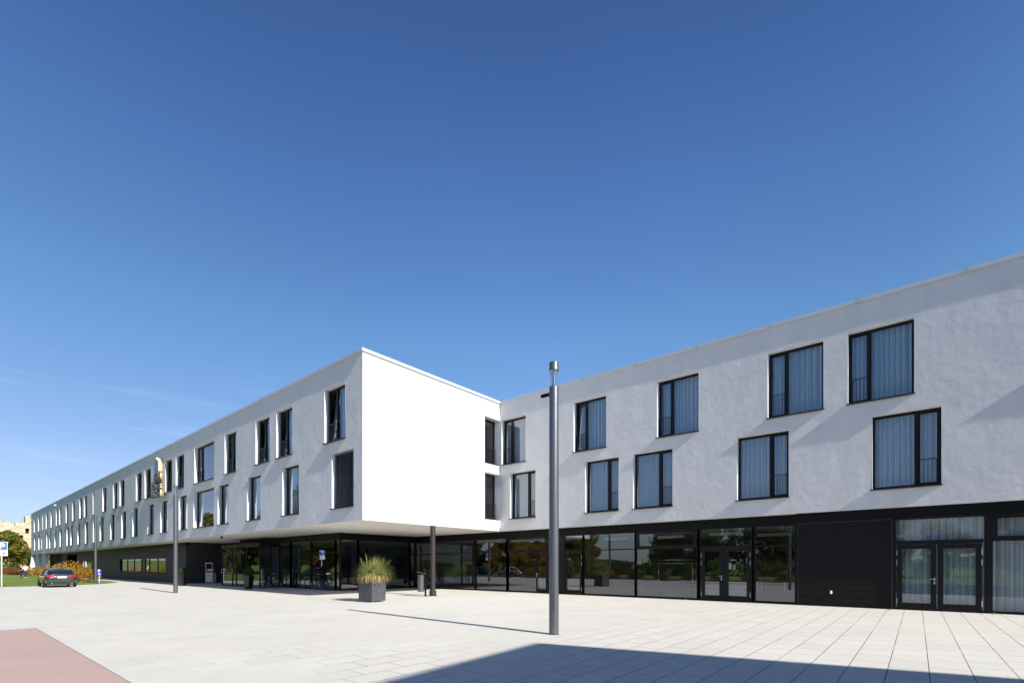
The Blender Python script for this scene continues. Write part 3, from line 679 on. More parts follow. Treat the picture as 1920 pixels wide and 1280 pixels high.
def door(T, u0, u1, hinge='L', z1=2.40, handle=None, th=.15, hinges=True, seed=0, gl='glass_low'):
    b = MB(T); d0 = -.045; d1 = .03
    b.box(u0, u1, d0, d1, .02, .26); b.box(u0, u1, d0, d1, z1 - th, z1)
    b.box(u0, u0 + th, d0, d1, .26, z1 - th); b.box(u1 - th, u1, d0, d1, .26, z1 - th)
    o = part(b, 'door', M['frame'])
    g_ = MB(T); g_.face([(u0 + th, -.02, .26), (u1 - th, -.02, .26), (u1 - th, -.02, z1 - th), (u0 + th, -.02, z1 - th)]); part(g_, 'pane', M[gl], o)
    if hinges:
        x = u0 - .0 if hinge == 'L' else u1
        for z in (.22, 1.62, 1.98):
            h_ = MB(T); h_.cyl(x, d0 - .015, z, z + .2, .014, n=10); part(h_, 'hinge', M['steel'], o)
    if handle:
        x = u1 - .05 if handle == 'R' else u0 + .05; sg = -1 if handle == 'R' else 1
        h_ = MB(T); h_.box(x - .02, x + .02, d0 - .012, d0 - .001, 1.08, 1.18); h_.box(x - .02, x + .02, d0 - .012, d0 - .001, .95, 1.05)
        h_.tube([(x, d0 - .012, 1.13), (x, d0 - .05, 1.13), (x + sg * .13, d0 - .055, 1.13)], .010) ; part(h_, 'handle', M['steel'], o)
    return o

YGA = 16.9; XG2 = -28.4; YG = 22.97; YGR = 22.80
TGA = (0, YGA, 0); TG2 = (XG2, 0, 90); TG = (0, YG, 0); TGR = (0, YGR, 0)
XC = XG2
# fascias (bands between glass and soffit)
b = MB(); b.box(-43.7, XC + .02, YGA - .04, YGA + .2, ZG, ZS - .001); part(b, 'fascia', M['black'])
b = MB(TG2); b.box(YGA + .2, YG + .2, -.04, .2, ZG, ZS - .001); part(b, 'fascia', M['black'])
b = MB(); b.box(XG2 + .04, XP(1493.5, YG), YG - .05, YG + .2, ZG, ZS - .001); part(b, 'fascia', M['black'])
b = MB(); b.box(XP(1494, YGR), XR, YGR - .14, YGR + .2, ZG + .03, ZS - .001); part(b, 'fascia', M['black'])
# west of the corner: 'shop' glazing behind the bicycles
ms = [-36.9, XP(544.5, YGA), XP(583.3, YGA), XP(628.6, YGA), XC]
for i, (u0, u1) in enumerate(zip(ms, ms[1:])): bay(TGA, u0, u1 - (.03 if i == 3 else 0), mul=.10 if i < 2 else .07)
ms2 = [YGA, YPX(672.5, XG2), YPX(768.5, XG2), YG]
for i, (u0, u1) in enumerate(zip(ms2, ms2[1:])): bay(TG2, u0 + (.04 if i == 0 else 0), u1, mul=.07)
ms3 = [XG2 + .04] + [XP(p, YG) for p in (891, 951, 1028)]
for i, (u0, u1) in enumerate(zip(ms3, ms3[1:])): bay(TG, u0, u1, mul=(.13 if i else .07), vent=(u1 - .12 if i == 2 else None))
door(TG, XP(1006, YG), XP(1028, YG) - .07, 'R', handle='L', th=.08, hinges=False)
b = MB(TG); b.box(XP(1028, YG) + .07, XP(1057, YG), -.0, .12, 0, ZG); part(b, 'post', M['frame'])
bay(TG, XP(1057, YG) + .03, XP(1093.4, YG), mul=.06)
door(TG, XP(1058.5, YG) + .05, XP(1093, YG) - .05, 'R', th=.13)
bay(TG, XP(1093.4, YG), XP(1191.7, YG), mul=.07)
bay(TG, XP(1191.7, YG), XP(1310, YG), mul=.10, vent=XP(1308, YG) - .05)
bay(TG, XP(1310, YG), XP(1412.5, YG), mul=.16)
x0, x1 = XP(1312, YG) + .09, XP(1411.5, YG) - .09; xm_ = XP(1357, YG)
door(TG, x0, xm_ - .03, 'L', handle='R'); door(TG, xm_ + .06, x1, 'R')
b = MB(TG); b.box(xm_ - .028, xm_ + .058, -.03, .04, 0.02, 2.4); b.box(x0 - .02, x1 + .02, -.03, -.011, 2.405, ZTR + .05); part(b, 'door_frame', M['frame'])
bay(TG, XP(1412.5, YG), XP(1492, YG), mul=.07)
# right-hand section, 15 cm further out
xa, xb_ = XP(1495.5, YGR - .1), XP(1673, YGR - .1)
b = MB(TGR); b.box(xa + .03, xb_ - .03, -.10, .15, .03, ZG - .02); pnl = part(b, 'shutter_panel', M['shutter'])
b = MB(TGR); b.box(xa - .01, xa + .03, -.12, .15, 0, ZG + .03); b.box(xb_ - .03, xb_ + .02, -.125, .15, 0, ZG + .03); b.box(xa + .03, xb_ - .03, -.115, .15, ZG - .02, ZG + .03)
part(b, 'trim', M['rail'], pnl)
b = MB(TGR); xt = XP(1558, YGR - .15); b.cyl(xt, -.14, .56, .62, .035, n=14); b.cyl(xt, -.14, .50, .56, .03, .045, n=14); part(b, 'tap', M['white'], pnl)
bay(TGR, XP(1677, YGR), XP(1845, YGR) + .05, drape=True, seed=3, mul=.08, m='glass_cur')
x0, x1 = XP(1681.5, YGR), XP(1841, YGR); xm_ = XP(1757, YGR)
door(TGR, x0, xm_ - .02, 'L', handle='R', z1=2.36, th=.155, gl='glass_cur'); door(TGR, xm_ + .01, x1, 'R', z1=2.36, th=.155, gl='glass_cur')
b = MB(TGR); b.box(x0 - .03, x1 + .03, -.03, -.011, 2.37, ZTR + .06); b.box(XP(1844, YGR) + .07, XP(1847.5, YGR) + .12, -.05, .12, 0, ZG); part(b, 'door_frame', M['frame'])
xx = XP(1847.5, YGR) + .14
for i in range(5):
    if xx + 2.9 < XR - .3: bay(TGR, xx, xx + 2.9, drape=True, seed=9 + i, m='glass_cur', mul=.07, vent=xx + 2.84)
    xx += 2.9
# vestibule projecting in front of the west glazing
b = MB(); X0, X1, Y0, Y1 = -43.7, -36.6, 15.4, 16.85
for x in (X0, -41.6, -40.9, -38.9, X1 - .07): b.box(x, x + .07, Y0, Y0 + .08, .08, 3.0)
b.box(X0, X1, Y0 - .02, Y0 + .12, 3.0, 3.28); b.box(X0, X1, Y0 - .01, Y0 + .1, 0, .08)
b.box(X1 - .12, X1, Y0 + .12, Y1, 3.0, 3.28); b.box(X1 - .1, X1 - .01, Y0 + .1, Y1, 0, .08); b.box(X0, X0 + .12, Y0 + .12, Y1, 3.0, 3.28)
b.box(X1 - .1, X1 - .02, Y1 - .07, Y1, .08, 3.0); b.box(X0 + .12, X1 - .12, Y0 + .12, Y1, 3.14, 3.28)
ves = part(b, 'vestibule', M['frame'])
g_ = MB(); g_.face([(X0 + .07, Y0 + .04, .08), (X1 - .07, Y0 + .04, .08), (X1 - .07, Y0 + .04, 3.0), (X0 + .07, Y0 + .04, 3.0)])
g_.face([(X1 - .05, Y0 + .08, .08), (X1 - .05, Y1 - .07, .08), (X1 - .05, Y1 - .07, 3.0), (X1 - .05, Y0 + .08, 3.0)])
g_.face([(X0 + .05, Y0 + .08, .08), (X0 + .05, Y1 - .07, .08), (X0 + .05, Y1 - .07, 3.0), (X0 + .05, Y0 + .08, 3.0)])
part(g_, 'pane', M['glass_low'], ves)
for x in (-43.55, -41.45):
    h_ = MB(); h_.tube([(x, Y0 - .05, .98), (x, Y0 - .05, 1.35)], .016); part(h_, 'handle', M['steel'], ves)
b = MB(); curtain(b, xw0 + .1, xw0 + (xm - xw0) * .8, YD + .3, .95, 2.35, random.Random(8), .05, .2); part(b, 'curtain', M['curtain'], smooth=True)
# little plates in the dark recess
b = MB(); b.box(-49.7, -49.3, 17.96, 17.99, 1.15, 1.6); part(b, 'intercom', M['steel'])
b = MB(); b.box(-50.6, -50.25, 17.96, 17.99, 1.9, 2.2); part(b, 'plaque', M['cream'])

# lobby interior
b = MB(); b.box(-60, XR - .3, YG + .25, 35.9, -.02, .012); b.box(-43.6, XG2 - .1, YGA + .1, YG + .25, -.02, .012); part(b, 'lobby_floor', M['lobby_floor'])
b = MB(); b.box(-60, XR - .3, YG + .25, 35.9, 3.34, 3.4); b.box(-43.6, XG2 - .1, YGA + .25, YG + .25, 3.34, 3.4); part(b, 'lobby_ceiling', M['ceiling'])
b = MB(); b.box(-60, XR - .3, 33.6, 33.8, .012, 3.34); b.box(-45, -44.8, 17, 33.6, .012, 3.34); b.box(-1.05, -.9, YG + .15, 33.6, .012, 3.34)
b.box(-16.5, -16.3, 27.5, 33.6, .012, 3.34); b.box(-34.5, -27.5, 28.4, 28.6, .012, 3.34)
part(b, 'lobby_wall', M['lobby_wall'])
b = MB()
for (x, y) in ((-11.2, 26.2), (-8.1, 25.4), (-6.4, 27.6), (-4.0, 26.4), (-14.5, 26.0), (-19.0, 25.6)): b = MB(); b.box(x, x + 1.5, y, y + .35, 3.12, 3.26); part(b, 'ceiling_light', M['diffuser'])

# column on a sleeve
b = MB(); cx, cy = XE - .14, YPX(811.5, XE - .14)
b.cyl(cx, cy, .27, ZS, .14, n=32); b.cyl(cx, cy, 0.0, .27, .185, n=32); b.cyl(cx, cy, 0, .015, .26, n=32)
part(b, 'column', M['brown_col'], smooth='auto')
b = MB(); x, y = -38.6, 13.6; b.cyl(x, y, ZS - .1, ZS, .08, .09, n=16); b.cyl(x, y, ZS - .16, ZS - .1, .03, .07, n=16); part(b, 'dome_camera', M['black'], smooth='auto')
for (px, z) in ((101.4, 10.95), (293, 10.75)):
    x = XP(px, YA - .3); b = MB(); b.box(x - .09, x + .09, YA - .32, YA - .14, z - .04, z + .12); b.box(x - .03, x + .03, YA - .14, YA + .01, z, z + .06)
    part(b, 'floodlight', M['white'])
# door number on the glass
t = text_obj('house_number', '10', .27, .003, M['guide'], hotel, Matrix.Translation((XP(1197.5, YG), YG + .02, 1.66)) @ Matrix.Rotation(R(90), 4, 'X'))
t.location = HL

# ---------------------------------------------------------------- hotel sign: tower emblem and three lines of deep letters
sx0, sx1, sy = -51.0, -48.25, 12.38
sign = thing('hotel_sign', 'projecting gold-sided letters under a blue tower emblem high on the long white front', 'sign', (-49.6, 12.5, 7.5))
sl = tuple(-v for v in sign.location)
b = MB(); xa, xb_ = -50.0, -48.85
prof = [(xa, 9.55), (xa + .25, 9.35), (xb_ - .25, 9.35), (xb_, 9.55), (xb_, 10.28), (xb_ - .35, 10.5), ((xa + xb_) / 2, 10.62), (xa + .35, 10.5), (xa, 10.28)]
b.ring_loft([[(x, sy, z) for x, z in prof], [(x, sy + .26, z) for x, z in prof]])
e = b.build('tower_emblem', M['gold'], sign, sl)
f_ = MB(); pr2 = [(x * .96 + (xa + xb_) / 2 * .04, z * .97 + 9.95 * .03) for x, z in prof]
f_.ring_loft([[(x, sy - .012, z) for x, z in pr2], [(x, sy - .001, z) for x, z in pr2]]); f_.build('enamel_face', M['bluefront'], e)
for body, z, w, hh in (('Hotel', 8.82, 1.75, .52), ('Schloss', 8.05, 2.6, .56), ('Park Consul', 7.38, 2.6, .56)):
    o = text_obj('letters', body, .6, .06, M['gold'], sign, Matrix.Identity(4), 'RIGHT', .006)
    me = o.data; xsx = [v.co.x for v in me.vertices]; ysy = [v.co.y for v in me.vertices]
    sxx = w / (max(xsx) - min(xsx)); szz = hh / (max(ysy) - min(ysy))
    me.transform(Matrix.Translation((-48.32, sy + .06, z)) @ Matrix.Rotation(R(90), 4, 'X') @ Matrix.Diagonal((sxx, szz, 1, 1)) @ Matrix.Translation((-max(xsx), -min(ysy), 0)))
    me.materials.append(M['letter_dark'])
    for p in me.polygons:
        if p.center.x < -48.32 - w / (len(body) + .3): p.material_index = 1  # inner letters dark all over: shade between letters put into the colour
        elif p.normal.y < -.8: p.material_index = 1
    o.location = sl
    o['label'] = 'raised letters reading ' + body
b = MB(); b.box(-50.9, -48.1, sy, sy + .16, 8.70, 8.76); b.box(-50.6, -50.55, sy + .16, YA, 7.5, 10.2); b.box(-48.9, -48.85, sy + .26, YA, 7.5, 10.2)
b.build('carrier_bar', M['letter_dark'], sign, sl)

# ---------------------------------------------------------------- lamp posts
lamp = thing('street_lamp', 'tall grey cylindrical lamp post nearest the camera in the middle of the plaza', 'street lamp', (0, 0), group='cylindrical lamp posts on the plaza')
H0 = 6.33; rr = 0.112
b = MB(); b.cyl(0, 0, 0, 4.93, rr, n=40); b.cyl(0, 0, 4.935, 5.33, rr - .001, n=40); b.cyl(0, 0, 5.335, 5.76, rr, n=40); b.cyl(0, 0, 4.9, 5.4, rr - .006, n=40); b.cyl(0, 0, 0, .012, rr + .012, n=40)
b.build('shaft', M['grey_pole'], lamp, smooth='auto')
b = MB(); b.cyl(0, 0, 5.762, 6.14, rr - .012, n=40, cap=False); hg = b.build('lamp_glass', M['glass_clear'], lamp, smooth=True)
b = MB()
for k in range(4):
    a = R(45 + 90 * k); b.cyl(.07 * math.cos(a), .07 * math.sin(a), 5.76, 6.14, .007, n=8)
b.cyl(0, 0, 5.76, 5.80, .09, .05, n=24); b.cyl(0, 0, 5.8, 5.98, .035, n=16); b.cyl(0, 0, 6.06, 6.14, .05, .095, n=24)
b.build('lamp_core', M['steel'], lamp, smooth='auto')
b = MB(); b.cyl(0, 0, 6.14, H0, rr, n=40); b.build('cap', M['grey_pole'], lamp, smooth='auto', bevel=.006)
b = MB(); b.box(.02, .09, -.118, -.108, .55, .95); b.build('service_hatch', M['grey_pole'], lamp)
lp = [(-6.52, 9.36), (-33.55, 9.35), (-60.4, 10.3)]
lamp.location = (*lp[0], 0); lamp.rotation_euler = (0, 0, 0)
wr = MB(); n = 7
for (a0, a1, z0, z1) in ((-128, -100, .30, .52), (-122, -106, .52, .60), (-118, -112, .10, .30)):
    pts = [(math.cos(R(a0 + (a1 - a0) * k / n)) * (rr + .0012), math.sin(R(a0 + (a1 - a0) * k / n)) * (rr + .0012)) for k in range(n + 1)]
    for k in range(n):
        j0 = .03 * math.sin(k * 2.3); j1 = .03 * math.sin((k + 1) * 2.3)
        wr.face([(*pts[k], z0 - j0), (*pts[k + 1], z0 - j1), (*pts[k + 1], z1 + j1), (*pts[k], z1 + j0)])
wr.build('worn_patch', mat('scraped_paint', (.22, .20, .18), .7, noise_amt=.5, nscale=30), lamp)
arm = MB(); arm.box(-.38, -.10, .0, .05, 5.60, 5.67); arm.build('sensor_arm', M['black'], lamp)
for q, lab in ((lp[1], 'grey cylindrical lamp post standing before the dark strip windows of the long wing'), (lp[2], 'farthest grey lamp post, at the lawn edge beside the blue disabled parking sign'), ((-29.2, -7.9), 'grey lamp post across the lane, mirrored in the ground floor glass')):
    d = dup(lamp, q, 0, lab)
    for ch in list(d.children):
        if ch.name.startswith(('sensor_arm', 'worn_patch')): bpy.data.objects.remove(ch)

# ---------------------------------------------------------------- planter with ornamental grass
pc = G(697.5, 1129); th = -10
def rot(v, a): a = R(a); return (v[0] * math.cos(a) - v[1] * math.sin(a), v[0] * math.sin(a) + v[1] * math.cos(a))
w_ = .86; h = rot((-w_ / 2, w_ / 2), 10)
pl = thing('planter', 'square slate grey planter standing on the open plaza', 'planter', (pc[0] + h[0], pc[1] + h[1]), 10)
b = MB(); q = w_ / 2
b.ring_loft([[(-q + .02, -q + .02, .04), (q - .02, -q + .02, .04), (q - .02, q - .02, .04), (-q + .02, q - .02, .04)], [(-q, -q, .90), (q, -q, .90), (q, q, .90), (-q, q, .90)]])
b.build('box', M['planter'], pl, bevel=.012)
b = MB()
for x in (-q + .1, q - .1):
    for y in (-q + .1, q - .1): b.cyl(x, y, 0, .04, .03, n=10)
b.build('foot', M['steel'], pl)
b = MB(); b.box(-q + .05, q - .05, -q + .05, q - .05, .9, .905); b.build('soil', M['soil'], pl)
def blades(n, base_r, hmin, hmax, lean, seed, mats, w=.012, z0=.9, lowdrape=0, bias=(0, 0)):
    rnd = random.Random(seed); b = MB()
    for i in range(n):
        a = rnd.uniform(0, 2 * math.pi); r0 = base_r * math.sqrt(rnd.random())
        x, y = r0 * math.cos(a), r0 * math.sin(a); L_ = rnd.uniform(hmin, hmax)
        a2 = a + rnd.gauss(0, .7); ln = abs(rnd.gauss(lean, lean * .6)); dr = i < lowdrape
        if dr: ln = rnd.uniform(1.5, 2.6); L_ = rnd.uniform(.6, 1.25)
        dx, dy = math.cos(a2), math.sin(a2); px_, py_, pz = x, y, z0; el = R(90) - ln * .25
        if dr: el = R(50)
        pts = []; seg = 8; hd = rnd.uniform(-.3, .3)
        for k in range(seg + 1):
            pts.append(Vector((px_, py_, pz)))
            st = L_ / seg; px_ += dx * math.cos(el) * st + bias[0] * st * (k / seg); py_ += dy * math.cos(el) * st + bias[1] * st * (k / seg); pz += math.sin(el) * st
            el -= ln * 1.15 * (k + 1) / seg / 2.2
        side = Vector((-dy, dx, 0)); mi = rnd.choices(range(len(mats)), [5, 3, 1.3][:len(mats)])[0] if not dr else len(mats) - 1
        prev = None
        for k, p in enumerate(pts):
            ww = w * (1 - (k / seg) ** 2) * rnd.uniform(.8, 1.1) + .0012
            s_ = [b.pt(*(p - side * ww / 2)), b.pt(*(p + side * ww / 2))]
            if prev: b.f.append([prev[0], prev[1], s_[1], s_[0]]); b.mi.append(mi)
            prev = s_
    return b
gm = [leaf_mat('grass_green', (.09, .18, .03), (.14, .25, .05), (.22, .30, .07), 4, .3), leaf_mat('grass_olive', (.17, .25, .06), (.27, .31, .09), (.40, .37, .14), 4, .3), leaf_mat('grass_straw', (.55, .38, .15), (.62, .46, .22), (.48, .30, .14), 4, .3)]
gp = thing('ornamental_grass', 'tall green and straw coloured ornamental grass spilling from the slate planter', 'plant', (pl.location.x, pl.location.y, .9), 0)
b = blades(1300, .33, .6, 1.25, .85, 5, gm, .015, 0, 0, (.12, .22)); b.build('leaves', gm, gp)
b = blades(900, .38, .3, .85, 1.7, 8, [gm[1], gm[2]], .014, 0, 130); b.build('dry_leaves', [gm[1], gm[2]], gp)
b = MB(); rnd = random.Random(3)
for (dx, dy, hh, l) in ((-.42, -.30, .98, .12), (-.16, -.22, 1.16, .05), (.05, .2, .95, .1), (.32, .38, 1.0, .3), (.45, .6, .9, .35), (-.05, .1, 1.0, .02)):
    p0 = Vector((dx * .5, dy * .5, 0)); p1 = Vector((dx, dy, hh)); pts = [p0.lerp(p1, k / 6) + Vector((0, 0, .04 * math.sin(k / 6 * 3.1))) for k in range(7)]
    b.tube(pts, .004, 5, 0, .003); b.tube([pts[5], p1, p1 + Vector((dx * .1, dy * .1, .09))], .009, 6, 1, .002)
b.build('seed_head', [gm[1], gm[2]], gp)

# ---------------------------------------------------------------- litter bin on a post
x, y = G(795, 1117)
lb = thing('litter_bin', 'grey cylindrical litter bin on a dark post beside the round column', 'litter bin', (x, y), 40)
b = MB(); n = 20
b.ring_loft([[(-.16 + .17 * math.cos(2 * math.pi * k / n), -.02 + .15 * math.sin(2 * math.pi * k / n), z) for k in range(n)] for z in (.24, 1.12)]); b.build('drum', M['grey_pole'], lb, smooth='auto')
b = MB(); b.box(.04, .12, -.07, .05, 0, 1.16); b.box(.0, .18, -.12, .10, 0, .012); b.build('post', M['black'], lb)
b = MB(); b.ring_loft([[(-.36, -.17, 1.27), (-.36, .13, 1.27), (-.36, .13, 1.285), (-.36, -.17, 1.285)], [(.12, -.17, 1.15), (.12, .13, 1.15), (.12, .13, 1.165), (.12, -.17, 1.165)]]); b.build('lid', M['grey_pole'], lb)

# ---------------------------------------------------------------- pots by the entrance
def topiary(label, x, y, hp, ball, seed, rz):
    t = thing('potted_topiary', label, 'potted plant', (x, y), rz, 'tapered pots flanking the entrance')
    b = MB(); a, c = .17, .27; b.ring_loft([[(-a, -a, 0), (a, -a, 0), (a, a, 0), (-a, a, 0)], [(-c, -c, hp), (c, -c, hp), (c, c, hp), (-c, c, hp)]]); b.build('pot', mat('glossy_black_pot', (.016, .016, .016), .25), t, bevel=.01)
    b = MB(); rnd = random.Random(seed)
    for i in range(1400):
        d = Vector((rnd.gauss(0, 1), rnd.gauss(0, 1), rnd.gauss(0, 1))).normalized() * ball * rnd.uniform(.7, 1.05); d.z = d.z + hp + ball * .8
        u = Vector((rnd.gauss(0, 1), rnd.gauss(0, 1), rnd.gauss(0, 1))).normalized() * .03; v = u.orthogonal().normalized() * .02
        b.face([tuple(d - u), tuple(d - v), tuple(d + u), tuple(d + v)])
    b.build('foliage', leaf_mat('box_leaf', (.02, .05, .012), (.035, .075, .018), (.05, .10, .02), 6), t)
    return t
x, y = G(341.5, 1097.6); topiary('tapered black pot with a clipped ball plant at the end of the dark board wall', x, y, .95, .29, 1, 20)
x, y = G(466, 1103.4); topiary('tapered black pot with a loose dark plant in front of the entrance glass', x, y, .95, .33, 2, 25)
# cream newspaper / key stand
x, y = G(392, 1095.2)
st = thing('display_stand', 'cream metal display stand in the dark entrance recess', 'stand', (x, y), 25)
b = MB()
for u in (-.36, .33): b.box(u, u + .035, -.02, .02, 0, 1.85); b.box(u, u + .035, .3, .34, 0, 1.0)
b.box(-.36, .365, -.021, .021, 1.80, 1.86); b.build('frame', M['cream'], st)
b = MB(); b.box(-.32, .325, -.03, .25, .2, 1.02); p_ = b.build('cabinet', M['cream'], st, bevel=.01)
b = MB(); b.ring_loft([[(-.32, -.04, 1.14), (.325, -.04, 1.14), (.325, -.03, 1.14), (-.32, -.03, 1.14)], [(-.32, .2, 1.34), (.325, .2, 1.34), (.325, .21, 1.34), (-.32, .21, 1.34)]]); b.build('shelf', M['steel'], st)
b = MB(); b.box(-.18, .18, -.036, -.031, .73, .80); b.build('lettering', M['brown_col'], p_)
# slim steel pillar
x, y = G(491.5, 1100.6)
t = thing('steel_bollard', 'slim square steel pillar left of the small bicycle', 'bollard', (x, y), 10)
b = MB(); b.box(-.075, .075, -.075, .075, 0, 1.36); b.build('pillar', M['steel'], t, bevel=.006)
b = MB(); b.box(-.1, .1, -.1, .1, 0, .012); b.build('base_plate', M['steel'], t)

# ---------------------------------------------------------------- bicycles
bike = thing('bicycle', 'black bicycle leaning side-on against the ground floor glass', 'bicycle', (0, 0), group='bicycles by the hotel glass')
WR = .34
for x in (-.53, .53):
    b = MB(); b.torus((x, 0, WR), (0, 1, 0), WR - .02, .02, 40, 8); w = b.build('wheel', M['rubber'], bike, smooth=True)
    b = MB(); b.torus((x, 0, WR), (0, 1, 0), WR - .045, .010, 40, 6); b.build('rim', M['steel'], w, smooth=True)
    b = MB(); b.cyl(x, 0, WR - .03, WR + .03, .02, n=10)
    for k in range(18):
        a = 2 * math.pi * k / 18; b.tube([(x, (-1) ** k * .02, WR), (x + (WR - .05) * math.cos(a), 0, WR + (WR - .05) * math.sin(a))], .0016, 4)
    b.build('spokes', M['steel'], w)
    b = MB(); pts = [(x + (WR + .03) * math.cos(R(t_)), 0, WR + (WR + .03) * math.sin(R(t_))) for t_ in range(-5, 150, 12)]
    b.tube(pts, .018, 5); b.build('mudguard', M['black'], bike, smooth=True)
b = MB(); BB = (-.08, 0, .30); ST = (-.22, 0, .82); HD = (.36, 0, .86); HB = (.40, 0, .68)
for p, q_, r_ in ((BB, ST, .016), (BB, HB, .019), ((-.16, 0, .58), HD, .016), ((-.53, .04, WR), BB, .010), ((-.53, -.04, WR), BB, .010), ((-.53, .04, WR), (-.19, .0, .72), .008), ((-.53, -.04, WR), (-.19, 0, .72), .008), (HD, HB, .02), (HB, (.46, .045, .55), .012), (HB, (.46, -.045, .55), .012), ((.46, .045, .55), (.53, .045, WR), .010), ((.46, -.045, .55), (.53, -.045, WR), .010), ((.36, 0, .86), (.34, 0, 1.0), .014), (ST, (-.24, 0, .90), .012)):
    b.tube([p, q_], r_, 8)
b.build('frame', M['black'], bike, smooth=True)
b = MB(); b.tube([(.22, -.29, 1.02), (.32, -.2, 1.05), (.34, 0, 1.02), (.32, .2, 1.05), (.22, .29, 1.02)], .013, 8); b.build('handlebar', M['steel'], bike, smooth=True)
b = MB(); b.ring_loft([[(-.38, -.08, .91), (-.38, .08, .91), (-.38, .08, .96), (-.38, -.08, .96)], [(-.22, -.05, .91), (-.22, .05, .91), (-.22, .05, .95), (-.22, -.05, .95)], [(-.10, -.015, .91), (-.10, .015, .91), (-.10, .015, .94), (-.10, -.015, .94)]]); b.build('saddle', M['rubber'], bike, bevel=.01)
b = MB(); b.torus((-.08, 0, .30), (0, 1, 0), .09, .008, 24, 5)
b.tube([(-.08, .03, .3), (.04, .05, .2)], .009); b.tube([(-.08, -.03, .3), (-.2, -.05, .4)], .009); b.box(.0, .08, .05, .13, .185, .21); b.box(-.24, -.16, -.13, -.05, .39, .415); b.build('crank', M['steel'], bike)
b = MB(); b.box(-.74, -.36, -.06, .06, .73, .745); b.tube([(-.7, .05, .73), (-.54, .05, WR)], .006); b.tube([(-.7, -.05, .73), (-.54, -.05, WR)], .006); b.build('luggage_rack', M['rail'], bike)
bike.location = (XP(594, 16.45), 16.5, 0); bike.rotation_euler = (R(-5), 0, 0)
d = dup(bike, G(507, 1103.2), 0, 'black bicycle parked pointing towards the plaza beside the steel pillar'); d.rotation_euler = (0, 0, R(100))
# dark bollard before the glass
x, y = G(556, 1101.6); t = thing('dark_bollard', 'short dark round bollard before the glazing left of the leaning bicycle', 'bollard', (x, y - .2), 0)
b = MB(); b.cyl(0, 0, 0, 1.1, .08, n=24); b.cyl(0, 0, 1.1, 1.14, .08, .06, n=24); b.build('shaft', M['black'], t, smooth='auto'); b = MB(); b.cyl(0, 0, 0, .012, .13, n=24); b.build('base_plate', M['rail'], t)

# ---------------------------------------------------------------- traffic signs
def psign(loc, rz, label, sub=True):
    t = thing('parking_sign', label, 'sign', loc, rz, 'blue parking signs')
    b = MB(); b.cyl(0, 0, 0, 3.45, .035, n=16); b.build('post', M['white'], t, smooth='auto')
    b = MB(); b.box(-.33, .33, -.055, -.04, 2.80, 3.46); p_ = b.build('plate', M['white'], t, bevel=.005)
    b = MB(); b.box(-.305, .305, -.060, -.0555, 2.825, 3.435); b.build('blue_field', M['signblue'], p_)
    text_obj('letter', 'P', .62, .002, M['white'], p_, Matrix.Translation((0, -.0625, 2.91)) @ Matrix.Rotation(R(90), 4, 'X') @ Matrix.Scale(1.15, 4, (1, 0, 0)), 'CENTER', .014)
    b = MB(); b.box(-.33, .33, -.055, -.04, 2.37, 2.79); s_ = b.build('supplementary_plate', M['white'], t, bevel=.005)
    b = MB(); b.box(.06, .18, -.060, -.0555, 2.50, 2.66); b.build('pictogram', M['signblue'], s_)
    b = MB(); b.box(-.2, -.05, -.060, -.0555, 2.56, 2.60); b.build('lettering', M['guide'], s_)
    return t
psign(G(3, 1098.6), 82, 'tall white-posted blue parking sign at the left edge of the photo')
psign((-47.7, -5.9), 150, 'blue parking sign across the lane, mirrored in the ground floor glass')
x, y = G(186, 1092.4)
t = thing('disabled_parking_sign', 'small blue P and wheelchair sign on a low post at the lawn edge', 'sign', (x, y), 66)
b = MB(); b.cyl(0, 0, 0, 1.28, .022, n=12); b.build('post', M['white'], t, smooth='auto')
b = MB(); b.box(-.17, .17, -.035, -.022, .70, 1.28); p_ = b.build('plate', mat('deep_sign_blue', (.02, .03, .42), .4), t)
text_obj('letter', 'P', .30, .002, M['white'], p_, Matrix.Translation((0, -.038, 1.03)) @ Matrix.Rotation(R(90), 4, 'X'), 'CENTER', .01)
b = MB(); b.torus((.01, -.037, .83), (0, 1, 0), .07, .012, 24, 4); b.box(-.03, -.005, -.04, -.036, .84, .96); b.box(-.03, .05, -.04, -.036, .83, .855); b.box(.04, .1, -.04, -.036, .75, .775); b.box(.04, .06, -.04, -.036, .76, .84); b.cyl(-.017, -.037, .965, .99, .02, n=10)
b.build('wheelchair_symbol', M['white'], p_)

